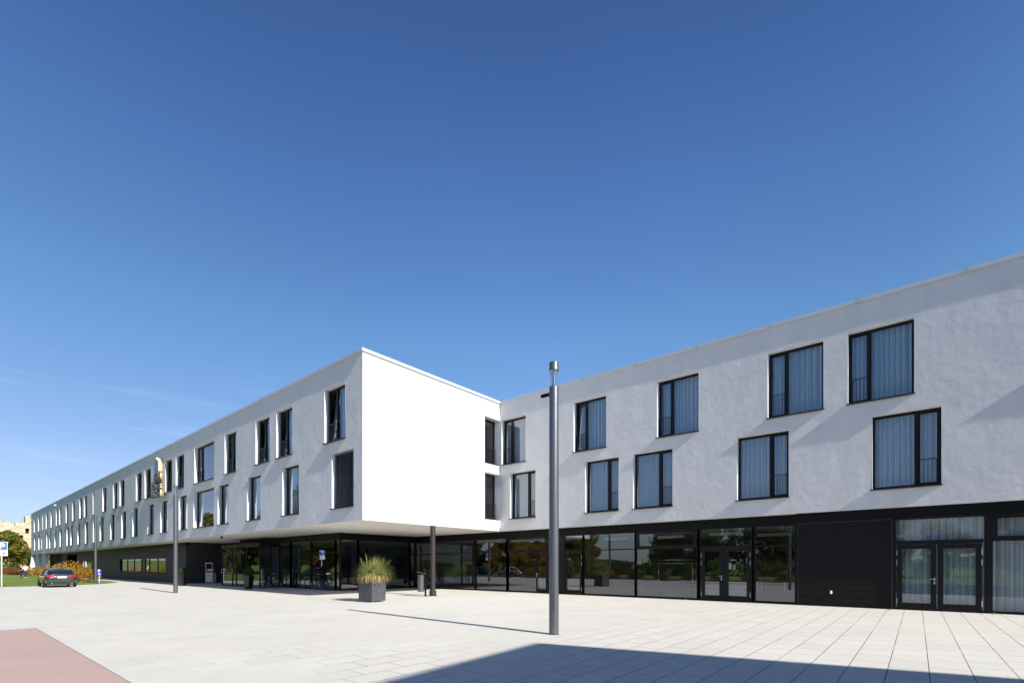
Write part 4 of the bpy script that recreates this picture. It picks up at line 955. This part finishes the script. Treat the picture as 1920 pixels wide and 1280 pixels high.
# ---------------------------------------------------------------- cars
def car(label, paint):
    c = thing('parked_car', label, 'car', (0, 0))
    # x = forward, rear at x=-2.3 ; lofted body sections (x, half width, sill z, shoulder z, top z)
    S = [(-2.32, .62, .42, .66, .72), (-2.28, .76, .30, .78, .93), (-2.12, .86, .24, .84, 1.00), (-1.75, .905, .20, .88, 1.02), (-1.2, .92, .19, .88, 1.00), (-.3, .92, .18, .86, .97), (.6, .92, .18, .84, .95), (1.1, .91, .18, .80, .92), (1.6, .90, .20, .74, .84), (2.0, .86, .22, .68, .76), (2.25, .74, .28, .60, .66), (2.34, .55, .38, .52, .56)]
    rings = []
    for (x, w, zl, zs_, zt) in S:
        half = [(0, zl), (w * .82, zl), (w * .97, zl + .10), (w, (zl + zs_) / 2), (w * .985, zs_ - .06), (w * .93, zs_), (w * .6, zt - .005), (0, zt)]
        rings.append([(x, y, z) for y, z in half] + [(x, -y, z) for y, z in half[-2:0:-1]])
    b = MB(); b.ring_loft(rings); o = b.build('body', paint, c, smooth=True)
    o.modifiers.new('s', 'SUBSURF').levels = 1; o.modifiers['s'].render_levels = 2
    # cabin glass
    S2 = [(-1.98, .70, .93, .955), (-1.45, .72, .93, 1.30), (-.9, .73, .92, 1.385), (-.1, .74, .90, 1.40), (.5, .73, .88, 1.33), (1.25, .72, .86, .89)]
    rings = []
    for (x, w, z0, z1) in S2:
        k = .78 if z1 > 1.1 else .95
        half = [(0, z0), (w * 1.12, z0), (w * (1.12 + k) / 2, (z0 + z1) / 2), (w * k, z1 - .03), (w * k * .8, z1), (0, z1 + .012)]
        rings.append([(x, y, z) for y, z in half] + [(x, -y, z) for y, z in half[-2:0:-1]])
    b = MB(); b.ring_loft(rings); o = b.build('windows', M['carglass'], c, smooth='auto')
    # roof skin and pillars
    b = MB()
    rf = [(-1.5, .585, 1.285), (-.9, .60, 1.395), (-.1, .60, 1.415), (.45, .585, 1.36)]
    b.ring_loft([[(x, -w, z - .03), (x, -w * .75, z + .004), (x, w * .75, z + .004), (x, w, z - .03), (x, w * .7, z - .035), (x, -w * .7, z - .035)] for x, w, z in rf]); b.build('roof', paint, c, smooth='auto')
    b = MB()
    for s_ in (-1, 1):
        b.tube([(-1.98, s_ * .80, .92), (-1.5, s_ * .60, 1.27)], .045, 8); b.tube([(1.25, s_ * .80, .86), (.45, s_ * .60, 1.33)], .035, 8)
        b.tube([(-.15, s_ * .84, .90), (-.15, s_ * .61, 1.38)], .03, 6); b.tube([(-1.5, s_ * .605, 1.27), (-.9, s_ * .615, 1.37), (-.1, s_ * .615, 1.385), (.45, s_ * .60, 1.33)], .028, 6)
    b.build('pillar', paint, c, smooth=True)
    for x in (-1.42, 1.42):
        for s_ in (-1, 1):
            b = MB(); b.torus((x, s_ * .84, .325), (0, 1, 0), .235, .092, 32, 10); w = b.build('wheel', M['rubber'], c, smooth=True)
            b = MB(); n = 20
            b.ring_loft([[(x + r_ * math.cos(2 * math.pi * k / n), s_ * yy, .325 + r_ * math.sin(2 * math.pi * k / n)) for k in range(n)] for yy, r_ in ((.76, .2), (.88, .2), (.86, .06), (.9, .05))]); b.build('rim', M['steel'], w, smooth='auto')
    # tail lights, plate, trims
    for s_ in (-1, 1):
        b = MB(); b.ring_loft([[(-2.33, s_ * .40, .80), (-2.31, s_ * .40, .90), (-2.20, s_ * .40, .93), (-2.2, s_ * .40, .80)], [(-2.30, s_ * .64, .76), (-2.29, s_ * .64, .90), (-2.15, s_ * .64, .95), (-2.15, s_ * .64, .76)], [(-2.22, s_ * .80, .76), (-2.21, s_ * .80, .89), (-2.05, s_ * .80, .93), (-2.05, s_ * .80, .76)], [(-2.0, s_ * .89, .82), (-2.0, s_ * .885, .87), (-1.95, s_ * .885, .87), (-1.95, s_ * .89, .82)]])
        b.build('tail_light', M['red'], c)
        b = MB(); b.ring_loft([[(.9, s_ * .84, .93), (.98, s_ * .84, .93), (.98, s_ * .84, 1.0), (.9, s_ * .84, 1.0)], [(.88, s_ * 1.05, .94), (1.02, s_ * 1.05, .94), (1.0, s_ * 1.05, 1.07), (.88, s_ * 1.05, 1.07)]]); b.build('mirror', paint, c, bevel=.02)
        b = MB(); b.tube([(-2.3, s_ * .55, .30), (-2.39, s_ * .55, .30)], .045, 14); b.build('exhaust', M['chrome'], c, smooth=True)
    b = MB(); b.box(-2.365, -2.345, -.26, .26, .70, .81); b.build('number_plate', M['white'], c)
    b = MB(); b.box(-2.35, -2.30, -.33, .33, .835, .855); b.build('chrome_trim', M['chrome'], c)
    b = MB(); b.ring_loft([[(-2.36, -.5, .22), (-2.36, .5, .22), (-2.36, .5, .37), (-2.36, -.5, .37)], [(-2.15, -.8, .2), (-2.15, .8, .2), (-2.15, .8, .36), (-2.15, -.8, .36)]]); b.build('bumper', M['rubber'], c)
    return c
c1 = car('dark grey saloon car parked tail to the camera at the lawn edge', M['carpaint'])
c1.location = (-51.0, 6.40, 0); c1.rotation_euler = (0, 0, R(180 - 0.5))
def recolor(c, m):
    for ch in c.children:
        if ch.type == 'MESH' and ch.data.materials and ch.data.materials[0] == M['carpaint']:
            ch.material_slots[0].link = 'OBJECT'; ch.material_slots[0].material = m
c2 = dup(c1, (-47.5, -10.5), 12, 'white car parked on the lane, mirrored in the glass', 'cars parked on the lane'); recolor(c2, M['carwhite'])
c3 = dup(c1, (-53.5, -10.7), 8, 'navy car parked on the lane, mirrored in the glass', 'cars parked on the lane'); recolor(c3, M['carblue'])

# ---------------------------------------------------------------- trees and shrubs
LM = {
 'green': leaf_mat('leaf_green', (.05, .085, .016), (.085, .125, .024), (.14, .15, .03), .9),
 'gold': leaf_mat('leaf_gold', (.26, .14, .02), (.38, .22, .03), (.16, .15, .035), .8),
 'mixed': leaf_mat('leaf_mixed', (.07, .11, .02), (.18, .18, .03), (.38, .24, .03), .55),
 'rust': leaf_mat('leaf_rust', (.18, .065, .02), (.26, .12, .03), (.10, .06, .02), 1.2),
 'hedge': leaf_mat('leaf_orange', (.36, .18, .02), (.52, .28, .03), (.20, .18, .03), 2.0)}
def crown_mesh(blobs, n, size, seed):
    rnd = random.Random(seed); b = MB()
    for i in range(n):
        c, r = rnd.choices(blobs, [q[1] ** 2 for q in blobs])[0]
        d = Vector((rnd.gauss(0, 1), rnd.gauss(0, 1), rnd.gauss(0, 1))).normalized()
        k = 1 + .35 * noise.noise(Vector(c) + d * 2.2)
        p = Vector(c) + Vector((d.x, d.y, d.z * .8)) * r * k * rnd.uniform(.55, 1.0) ** .6
        u = Vector((rnd.gauss(0, 1), rnd.gauss(0, 1), rnd.gauss(0, .7))).normalized(); v = u.cross(Vector((rnd.gauss(0, 1), rnd.gauss(0, 1), rnd.gauss(0, 1)))).normalized()
        s_ = size * rnd.uniform(.6, 1.4)
        b.face([tuple(p - u * s_), tuple(p - v * s_ * .5), tuple(p + u * s_), tuple(p + v * s_ * .5)])
    return b
def tree(kind, h, wd, seed, label, loc, rz=0, n=7000, trunk=.25, group=None, size=.17, low=.16):
    rnd = random.Random(seed); t = thing('tree', label, 'tree', loc, rz, group)
    blobs = [((0, 0, h * .62), wd * .34)]
    for i in range(15):
        a = rnd.uniform(0, 6.28); zz = rnd.uniform(low, .86); rad = wd * .5 * math.sqrt(max(.05, 1 - ((zz - .5) / .46) ** 2)) * rnd.uniform(.5, .8)
        blobs.append(((rad * math.cos(a), rad * math.sin(a), h * zz), wd * rnd.uniform(.13, .22)))
    b = MB(); b.tube([(0, 0, -.3), (.05, .02, h * .2), (0, .05, h * .45), (.05, 0, h * .8)], trunk, 10, 0, trunk * .25)
    for (c, r) in blobs[1:]:
        b.tube([(0.02, 0.02, min(c[2] * .6, h * .5)), (c[0] * .5, c[1] * .5, c[2] * .8), c], trunk * .3, 5, 0, .02)
    b.build('trunk', M['bark'], t, smooth=True)
    crown_mesh(blobs, n, size, seed).build('crown', LM[kind], t)
    return t
x0, y0 = -143.5, 9.2
def at(px, depth):
    r = (px - 960) / FPX * depth
    return (r * cs - depth * sn, r * sn + depth * cs)
p = at(12, 100); tree('mixed', 7.9, 9.6, 11, 'broad tree turning gold in front of the ruined castle', (*p, hgt(*p)), n=11000, low=.03, size=.2)
for px, dp, h_, wd, k, lab in ((44, 118, 4.2, 4.5, 'green', 'small green tree below the castle wall right of the gold tree'), (90, 150, 7.5, 7, 'mixed', 'tree seen through the gap under the far end of the hotel'), (-22, 110, 8.5, 8, 'green', 'green tree at the left edge beside the gold one')):
    p = at(px, dp); tree(k, h_, wd, int(px) + 60, lab, (*p, hgt(*p)), n=4500, low=.05, size=.2)
GT = 'trees beyond the plaza mirrored in the glass'
protos = {}
for k, h_, wd, sd_ in (('green', 11, 9, 31), ('gold', 9.5, 8, 32), ('mixed', 13, 10, 33)):
    protos[k] = tree(k, h_, wd, sd_, 'x', (0, 0), n=8000, low=.12, size=.24)
spots = [('mixed', -100, -20), ('gold', -107, -24), ('green', -95, -27), ('mixed', -116, -14), ('gold', -123, -22), ('green', -133, -20), ('green', -104, -9), ('mixed', -113, -9), ('gold', -88, -30),
         ('gold', -84, -13), ('green', -95, -12), ('mixed', -76, -15), ('gold', -89, -20), ('green', -79, -23), ('mixed', -100, -16),
 ('gold', -63, -23), ('gold', -56, -25), ('gold', -50, -22), ('mixed', -43, -24), ('gold', -72, -41), ('mixed', -79, -46), ('gold', -60, -52), ('green', -84, -38),
         ('green', -36, -46), ('green', -29, -42), ('mixed', -23, -45), ('green', -17, -40), ('mixed', -11, -44), ('green', -5, -48), ('gold', 3, -46), ('green', -42, -56), ('green', 12, -50)]
names = {'green': 'dark green tree', 'gold': 'golden autumn tree', 'mixed': 'half turned autumn tree'}
used = set(); rnd = random.Random(2)
for k, x, y in spots:
    lab = names[k] + ' beyond the lane, outside the frame and mirrored in the hotel glass'
    if k not in used: t = protos[k]; used.add(k)
    else: t = copy_tree(protos[k])
    t.location = (x, y, hgt(x, y)); s_ = rnd.uniform(.85, 1.2) * (.62 if -70 < x < -40 and y > -30 else 1); t.scale = (s_, s_, s_ * rnd.uniform(.85, 1.1)); t.rotation_euler = (0, 0, rnd.uniform(0, 6)); t['label'] = lab; t['group'] = names[k] + 's mirrored in the glass'

def bush(kind, w, h, seed, n=1800, stems=True):
    rnd = random.Random(seed); t = thing('bush', 'x', 'bush', (0, 0))
    blobs = [((rnd.uniform(-.4, .4) * w, rnd.uniform(-.4, .4) * w, h * rnd.uniform(.25, .7)), w * rnd.uniform(.18, .32)) for _ in range(9)]
    b = crown_mesh(blobs, n, .07, seed)
    for i in range(14):
        a = rnd.uniform(0, 6.28); r_ = w * .4 * rnd.random(); x, y = r_ * math.cos(a), r_ * math.sin(a); zt = h * rnd.uniform(1.0, 1.35)
        for q_ in range(16):
            z = h * .6 + (zt - h * .6) * q_ / 16; p_ = Vector((x + rnd.gauss(0, .03), y + rnd.gauss(0, .03), z)); u = Vector((rnd.gauss(0, 1), rnd.gauss(0, 1), rnd.gauss(0, 1))).normalized() * .06; v = u.orthogonal() * .5
            b.face([tuple(p_ - u), tuple(p_ - v), tuple(p_ + u), tuple(p_ + v)])
    b.build('foliage', LM[kind], t)
    b = MB()
    for i in range(9):
        a = rnd.uniform(0, 6.28); b.tube([(0.1 * math.cos(a), .1 * math.sin(a), -.1), (.3 * w * math.cos(a), .3 * w * math.sin(a), h * .8)], .018, 5, 0, .006)
    b.build('stems', M['bark'], t)
    return t
bp = bush('hedge', 2.4, 1.55, 71, 2600)
bl = ['orange-leaved bush at the right end of the row beside the far lamp post', 'orange-leaved bush second from the right end of the row', 'orange-leaved bush directly behind the dark car', 'orange-leaved bush behind the left half of the car roof', 'orange-leaved bush near the left end of the row', 'orange-leaved bush at the left end of the row beside the closed parasol']
for i, (px, dp) in enumerate(((150, 47), (134, 51), (118, 56), (103, 63), (86, 70), (73, 77))):
    t = bp if i == 0 else copy_tree(bp); p = at(px, dp); t.location = (*p, hgt(*p)); t.rotation_euler = (0, 0, i * 1.3); s_ = 1 - .02 * i + (.12 if i in (1, 2) else 0); t.scale = (s_ * (1.25 if i > 2 else 1), s_ * (1.25 if i > 2 else 1), s_); t['label'] = bl[i]; t['group'] = 'orange-leaved bushes behind the car'
rb = bush('rust', 2.2, .9, 72, 1500)
rl = ['rust-red shrub left of the two people', 'rust-red shrub second left of the two people', 'rust-red shrub nearest the left edge of the lawn']
for i, (px, dp) in enumerate(((31, 84), (22, 86), (12, 89))):
    t = rb if i == 0 else copy_tree(rb); p = at(px, dp); t.location = (*p, hgt(*p)); t.rotation_euler = (0, 0, i * 2.1); t['label'] = rl[i]; t['group'] = 'rust-red shrubs on the lawn'; t.scale = (1.3, 1.3, 1.15)
for i in range(14):
    t = copy_tree(rb); t.location = (-44 + i * 3.1, -7.2, 0); t.scale = (1.3, .8, .9); t.rotation_euler = (0, 0, i * .1); t['label'] = 'rust-red shrub of the planting strip along the lane, mirrored in the glass'; t['group'] = 'shrubs of the planting strip'
for i in range(12):
    t = copy_tree(rb); t.location = (-66 + i * 6.1, -33 - (i % 3), 0); t.scale = (3.2, 2, 2.4); t.rotation_euler = (0, 0, i * .7); t['label'] = 'dense shrub far beyond the lane, mirrored in the glass'; t['group'] = 'shrubs far beyond the lane'
    for ch in t.children:
        if ch.name.startswith('foliage'): ch.material_slots[0].link = 'OBJECT'; ch.material_slots[0].material = LM['green']

# ---------------------------------------------------------------- ruined castle on the rise
cc = at(25, 172); M['ruin'] = mat('weathered_castle_stone', (.58, .48, .35), .9, c2=(.44, .33, .225), nscale=.35, bump=[(.7, 1.0, .8), (2.5, 1.0, .3)])
ang = math.degrees(math.atan2(cc[1], cc[0])) + 90       # wall seen square-on
ru = thing('castle_ruin', 'roofless ruined castle wall of warm pale stone on the grassy rise', 'ruin', (cc[0], cc[1], 0))
T_ = (0, 0, ang - 180 + 6)
rnd = random.Random(4); holes = []
def pxu(px): return (px - 25) / FPX * 172 * 1.43 * .72
u0, u1 = -26.0, 13.0
b = MB(T_); nU = 78; prev = None
gaps = [(pxu(43.5), .9, .9, 13.2, 15.2), (pxu(29), .7, 1.2, 10.7, 12.5), (pxu(34.5), .75, 1.3, 10.7, 12.6)]
step_ = (u1 - u0) / nU
def top(u):
    t = 17.0 + .9 * noise.noise(Vector((u * .9, 3, 0))) + .5 * noise.noise(Vector((u * 2.9, 5, 0)))
    if pxu(24.5) < u < pxu(28.5): t -= 1.5
    if u < pxu(6): t -= .7
    if pxu(40) < u < pxu(54): t += 1.9
    return t
for i in range(nU):
    a, c = u0 + i * step_, u0 + (i + 1) * step_; m_ = (a + c) / 2; tp = top(m_)
    zs = [0, 2, 4, 6, 8, 10] + [10.7, 12.5, 13.2, 14.6, 15.3, tp]
    for z0, z1 in zip(zs, zs[1:]):
        zm = (z0 + z1) / 2
        if any(abs(m_ - g_[0]) < g_[1] * .62 and g_[3] - .1 < zm < g_[4] + .1 for g_ in gaps): continue
        b.box(a, c, 0 + .12 * noise.noise(Vector((m_ * .5, zm * .5, 1))), 2.0, z0, z1)
wl_ = b.build('wall', M['ruin'], ru)
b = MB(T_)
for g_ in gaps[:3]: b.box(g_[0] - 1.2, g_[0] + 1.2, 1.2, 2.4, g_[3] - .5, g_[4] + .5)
b.build('dark_backing', M['soil'], wl_)  # dark colour stands for the unlit interior behind the openings
b = MB(T_); b.box(pxu(40.5), pxu(45), -.3, 3.0, 15, 19.3); b.box(pxu(45), pxu(49.5), 1.2, 3, 15, 19.0); b.box(pxu(49.5), pxu(53.5), -.3, 3.0, 15, 19.2); b.build('tower', M['ruin'], ru)
b = MB(T_); b.box(u0, u1 + 3, -9, -8.2, 0, 5.2); b.box(pxu(35), pxu(52), -8, -5, 0, 6.0); b.build('outer_wall', M['ruin'], ru)
b = MB(T_); b.face([(pxu(37), -8.6, 6.0), (pxu(51), -8.6, 6.0), (pxu(51), -4, 7.9), (pxu(37), -4, 7.9)]); b.box(pxu(37), pxu(51), -4, -3.8, 5.9, 7.9); b.build('shed_roof', mat('old_red_tiles', (.24, .10, .07), .9), ru)

# ---------------------------------------------------------------- people
def skin_body(name, pts, edges, m, parent, sub=2):
    me = bpy.data.meshes.new(name); me.from_pydata([p[:3] for p in pts], edges, [])
    o = bpy.data.objects.new(name, me); col.objects.link(o); o.parent = parent; me.materials.append(m)
    s = o.modifiers.new('skin', 'SKIN'); s.use_smooth_shade = True
    for v, p in zip(me.skin_vertices[0].data, pts): v.radius = (p[3], p[4] if len(p) > 4 else p[3])
    me.skin_vertices[0].data[0].use_root = True
    ss = o.modifiers.new('sub', 'SUBSURF'); ss.levels = 1; ss.render_levels = sub
    return o
def person(label, loc, rz, top_m, leg_m, hair_m, long_hair, long_coat, H=1.72):
    t = thing('person', label, 'person', loc, rz)
    k = H / 1.75
    # figure faces +y ; x is left-right
    P = [(0, 0, .98, .14, .11), (0, 0, 1.18, .135, .10), (0, .0, 1.38, .165, .11), (0, .0, 1.50, .06), (0, .02, 1.58, .055), (0, .03, 1.66, .085, .10), (0, .02, 1.74, .06, .07)]
    E = [(0, 1), (1, 2), (2, 3), (3, 4), (4, 5), (5, 6)]
    for s in (-1, 1):
        i = len(P); st_ = .10 * s
        P += [(.10 * s, 0, .90, .09), (.11 * s, st_ * .6 + .03, .50, .062), (.115 * s, st_ * 1.2, .10, .042), (.12 * s, st_ * 1.2 + .12, .035, .035, .03)]
        E += [(0, i), (i, i + 1), (i + 1, i + 2), (i + 2, i + 3)]
        i = len(P)
        P += [(.19 * s, 0, 1.42, .055), (.25 * s, .02, 1.15, .043), (.20 * s, .24, 1.04, .033), (.17 * s, .30, 1.03, .03, .018)]
        E += [(2, i), (i, i + 1), (i + 1, i + 2), (i + 2, i + 3)]
        for q, (fx, fl) in enumerate(((-.03, .07), (-.01, .08), (.01, .075), (.03, .06))):
            j = len(P); P += [(.17 * s + fx, .345, 1.025, .0095), (.17 * s + fx, .345 + fl, 1.0, .008)]; E += [(i + 3, j), (j, j + 1)]
        j = len(P); P += [(.17 * s - .04 * s, .32, 1.04, .010), (.17 * s - .06 * s, .36, 1.05, .009)]; E += [(i + 2, j), (j, j + 1)]
    P = [(p[0] * k, p[1] * k, p[2] * k, *[r * k for r in p[3:]]) for p in P]
    skin_body('body', P, E, M['skin'], t)
    f = MB(); f.ring_loft([[(-.018, .125, 1.665), (.018, .125, 1.665), (.012, .12, 1.70), (-.012, .12, 1.70)], [(-.014, .155, 1.655), (.014, .155, 1.655), (.006, .13, 1.69), (-.006, .13, 1.69)]])
    # clothes: shirt with sleeves, trousers
    Q = [(0, 0, .99, .165, .13), (0, 0, 1.18, .16, .125), (0, 0, 1.39, .19, .13), (0, 0, 1.49, .075)]; F = [(0, 1), (1, 2), (2, 3)]
    if long_coat: Q[0] = (0, 0, .80, .19, .15)
    for s in (-1, 1):
        i = len(Q); Q += [(.19 * s, 0, 1.42, .072), (.25 * s, .02, 1.15, .06), (.205 * s, .20, 1.055, .045)]; F += [(2, i), (i, i + 1), (i + 1, i + 2)]
    Q = [(p[0] * k, p[1] * k, p[2] * k, *[r * k for r in p[3:]]) for p in Q]
    skin_body('jacket' if long_coat else 'shirt', Q, F, top_m, t)
    Q = [(0, 0, .98, .15, .12)]; F = []
    for s in (-1, 1):
        i = len(Q); st_ = .10 * s; Q += [(.10 * s, 0, .88, .105), (.11 * s, st_ * .6 + .03, .50, .085), (.115 * s, st_ * 1.2, .09, .07)]; F += [(0, i), (i, i + 1), (i + 1, i + 2)]
    Q = [(p[0] * k, p[1] * k, p[2] * k, *[r * k for r in p[3:]]) for p in Q]
    skin_body('trousers', Q, F, leg_m, t)
    for s in (-1, 1):
        b = MB(); st_ = .12 * s; b.box((.08 if s > 0 else -.15) * 1, (.15 if s > 0 else -.08), st_ - .07, st_ + .18, 0, .075); b.build('shoe', M['rubber'] if long_coat else M['paper'], t, bevel=.02)
    Q = [(0, -.01, 1.72, .088, .09), (0, -.04, 1.66, .085, .06)]; F = [(0, 1)]
    if long_hair: Q += [(0, -.05, 1.52, .08, .05)]; F += [(1, 2)]
    Q = [(p[0] * k, p[1] * k, p[2] * k + .012, *[r * k for r in p[3:]]) for p in Q]
    skin_body('hair', Q, F, hair_m, t)
    return t
p = at(39.5, 65); person('blond person in black clothes facing the white-shirted person on the lawn', (*p, 0), -50, M['blackcloth'], M['blackcloth'], M['blond'], True, True, 1.72)
p = at(47.5, 65); person('person in a white shirt and navy trousers on the lawn', (*p, 0), 130 - 30, M['whitecloth'], M['navycloth'], M['darkhair'], False, False, 1.80)

# closed parasol with a small dark table on the terrace
p = at(61, 84); t = thing('closed_parasol', 'folded white parasol on the terrace under the far end of the hotel', 'parasol', (*p, 0))
b = MB(); b.cyl(0, 0, 0, 3.0, .03, n=10); b.cyl(0, 0, 0, .08, .3, n=16); b.build('pole', M['white'], t)
b = MB(); n = 14
b.ring_loft([[(r_ * (1 + .2 * math.sin(k * 2.9)) * math.cos(2 * math.pi * k / n), r_ * (1 + .2 * math.sin(k * 2.9)) * math.sin(2 * math.pi * k / n), z) for k in range(n)] for z, r_ in ((1.25, .30), (1.5, .33), (2.2, .22), (2.9, .06))]); b.build('canopy', M['whitecloth'], t, smooth=True)
p = at(56, 82); t = thing('terrace_table', 'small wooden table beside the folded parasol', 'table', (*p, 0), 30)
b = MB(); b.box(-.6, .6, -.4, .4, .71, .75); b.build('table_top', M['wood'], t)
for x in (-.5, .5):
    for y in (-.3, .3): b = MB(); b.box(x - .03, x + .03, y - .03, y + .03, 0, .71); b.build('leg', M['black'], t)

# ---------------------------------------------------------------- things inside the lobby
x, y = XP(1262, YG + 1.0), YG + 1.3
t = thing('garment_rack', 'chrome garment rack on castors behind the right-hand glass', 'clothes rack', (x, y), 4)
b = MB()
for s in (-.85, .85): b.tube([(s, 0, .12), (s, 0, 1.9)], .014); b.tube([(s, -.22, .12), (s, .22, .12)], .014)
b.tube([(-.85, 0, 1.9), (.85, 0, 1.9)], .014); b.tube([(-.85, 0, 1.72), (.85, 0, 1.72)], .012); b.tube([(-.85, 0, .12), (.85, 0, .12)], .012); b.build('frame', M['chrome'], t, smooth=True)
for s in (-.85, .85):
    for y_ in (-.22, .22): b = MB(); b.torus((s, y_, .04), (1, 0, 0), .028, .012, 14, 5); b.build('castor', M['rubber'], t)
x, y = XP(880, YG + 2), YG + 2
t = thing('luggage_trolley', 'brass hotel luggage trolley with an arched frame inside the lobby', 'trolley', (x, y), 20)
b = MB()
for s in (-.28, .28):
    b.tube([(-.5, s, .25)] + [(.5 * -math.cos(R(a)), s, 1.35 + .5 * math.sin(R(a))) for a in range(0, 181, 15)] + [(.5, s, .25)], .016)
b.tube([(0, -.28, 1.85), (0, .28, 1.85)], .016); b.build('arch', M['steel'], t, smooth=True)
b = MB(); b.box(-.52, .52, -.3, .3, .18, .25); b.build('deck', M['redbox'], t)
for x_ in (-.42, .42):
    for y_ in (-.22, .22): b = MB(); b.torus((x_, y_, .08), (0, 1, 0), .055, .025, 16, 6); b.build('castor', M['rubber'], t)
b = MB(); b.box(-25.2, -20.6, 30.2, 30.35, .012, 3.3); part(b, 'lobby_wall', mat('mustard_wall', (.30, .19, .03), .8))
t = thing('slatted_shelf', 'wide slatted wall shelf inside the lobby behind the luggage trolley', 'shelf', (-22.6, 29.9), 0)
b = MB()
for i in range(9): b.box(-1.5, 1.5, -.16, .0, .5 + i * .2, .53 + i * .2)
b.build('shelf_board', M['guide'], t)
b = MB(); b.box(-1.56, -1.5, -.2, .05, 0, 2.2); b.box(1.5, 1.56, -.2, .05, 0, 2.2); b.build('frame', M['brown_col'], t)
t = thing('reception_desk', 'long wooden counter inside the lobby behind the middle glass', 'counter', (-24.2, 29.4), 0)
b = MB(); b.box(-2.6, 2.6, -.35, .35, .012, 1.05); b.build('front', M['wood'], t); b = MB(); b.box(-2.7, 2.7, -.42, .42, 1.05, 1.10); b.build('worktop', M['brown_col'], t)
t = thing('lounge_sofa', 'dark red lounge sofa behind the side glass next to the planter', 'sofa', (-31.2, 20.2), 90)
b = MB(); b.box(-1, 1, -.4, .4, .12, .45); b.build('seat', M['redbox'], t, bevel=.04); b = MB(); b.box(-1, 1, .3, .45, .45, .85); b.build('backrest', M['redbox'], t, bevel=.04)
for s in (-1, .86): b = MB(); b.box(s, s + .14, -.4, .3, .45, .62); b.build('armrest', M['redbox'], t, bevel=.03)
for (x, y, rz) in ((-13.3, 30.5, 0), (-9.8, 31.2, 12), (-6.2, 30.2, -8)):
    if x == -13.3:
        ct = thing('lobby_table', 'dark table deep inside the room behind the glass doors', 'table', (x, y, .012), rz, 'tables inside behind the glass')
        b = MB(); b.box(-.8, .8, -.4, .4, .70, .74); b.build('table_top', M['wood'], ct)
        for s in (-.7, .7):
            for q_ in (-.3, .3): b = MB(); b.box(s - .025, s + .025, q_ - .025, q_ + .025, 0, .70); b.build('leg', M['steel'], ct)
    else: dup(ct, (x, y, .012), rz, 'dark table deep inside the room behind the glass doors')
# notices on the glass door and stops on the paving
b = MB(); b.box(XP(1366, YG), XP(1372, YG), YG - .012, YG - .007, 1.45, 1.72); tag(b.build('notice', M['paper']), 'white paper notice, left of two on the right glass door leaf', 'notice', 'paper notices on the glass door')
b = MB(); b.box(XP(1375, YG), XP(1379, YG), YG - .012, YG - .007, 1.42, 1.66); tag(b.build('notice', M['cream']), 'cream paper notice, right of two on the right glass door leaf', 'notice', 'paper notices on the glass door')
for (px, py, lab) in ((1286, 1124, 'left of the double glass doors'), (1403, 1130.5, 'at the right leaf of the double glass doors'), (1667, 1143.5, 'between the black panel and the curtained doors'), (1864, 1151, 'right of the curtained doors')):
    x, y = G(px, py); b = MB(); b.cyl(0, 0, 0, .035, .03, .026, n=14); b.cyl(0, 0, .035, .05, .018, n=12); o = b.build('door_stop', M['steel'], None, (x, y, 0), smooth='auto'); tag(o, 'round metal door stop ' + lab, 'door stop', 'door stops on the paving')

# ---------------------------------------------------------------- neighbouring building behind the camera: it casts the foreground shadow
HN = 11.0; off = Vector((HN / math.tan(R(ELEV)), -SUNDY * HN / math.tan(R(ELEV))))
k0 = Vector((-6.08, 8.10)) + off; e1 = Vector((7.24, 1.83)).normalized(); e2 = Vector((.41, -4.18)).normalized()
nb = thing('neighbour_building', 'white flat-roofed building outside the frame whose shadow falls on the plaza', 'building', (k0.x, k0.y))
quad = [(0, 0), tuple(e1 * 30), tuple(e1 * 30 + e2 * 16), tuple(e2 * 16)]
b = MB(); b.ring_loft([[(*q_, 0) for q_ in quad], [(*q_, HN - .3) for q_ in quad]]); b.build('wall', M['plaster'], nb)
ce = sum((Vector(q_) for q_ in quad), Vector((0, 0))) / 4
b = MB(); b.ring_loft([[(*(Vector(q_)), HN - .3) for q_ in quad], [(*(Vector(q_)), HN) for q_ in quad]]); b.build('roof', M['coping'], nb)
for side, (o_, d_, n_) in enumerate(((Vector((0, 0)), e1, 6), (Vector((0, 0)), e2, 4))):
    nrm = Vector((-d_.y, d_.x)) if side == 0 else Vector((d_.y, -d_.x))
    for i in range(n_):
        for z in (1.0, 4.4, 7.7):
            a = o_ + d_ * (1.5 + i * 3.8); c = a + d_ * 1.9; b = MB()
            b.ring_loft([[(*(a + nrm * .03), z), (*(c + nrm * .03), z), (*(c + nrm * .03), z + 2.2), (*(a + nrm * .03), z + 2.2)], [(*(a - nrm * .1), z), (*(c - nrm * .1), z), (*(c - nrm * .1), z + 2.2), (*(a - nrm * .1), z + 2.2)]]); w = b.build('window', M['frame'], nb)
            b = MB(); b.face([(*(a + d_ * .08 + nrm * .035), z + .08), (*(c - d_ * .08 + nrm * .035), z + .08), (*(c - d_ * .08 + nrm * .035), z + 2.12), (*(a + d_ * .08 + nrm * .035), z + 2.12)]); b.build('pane', M['carglass'], w)
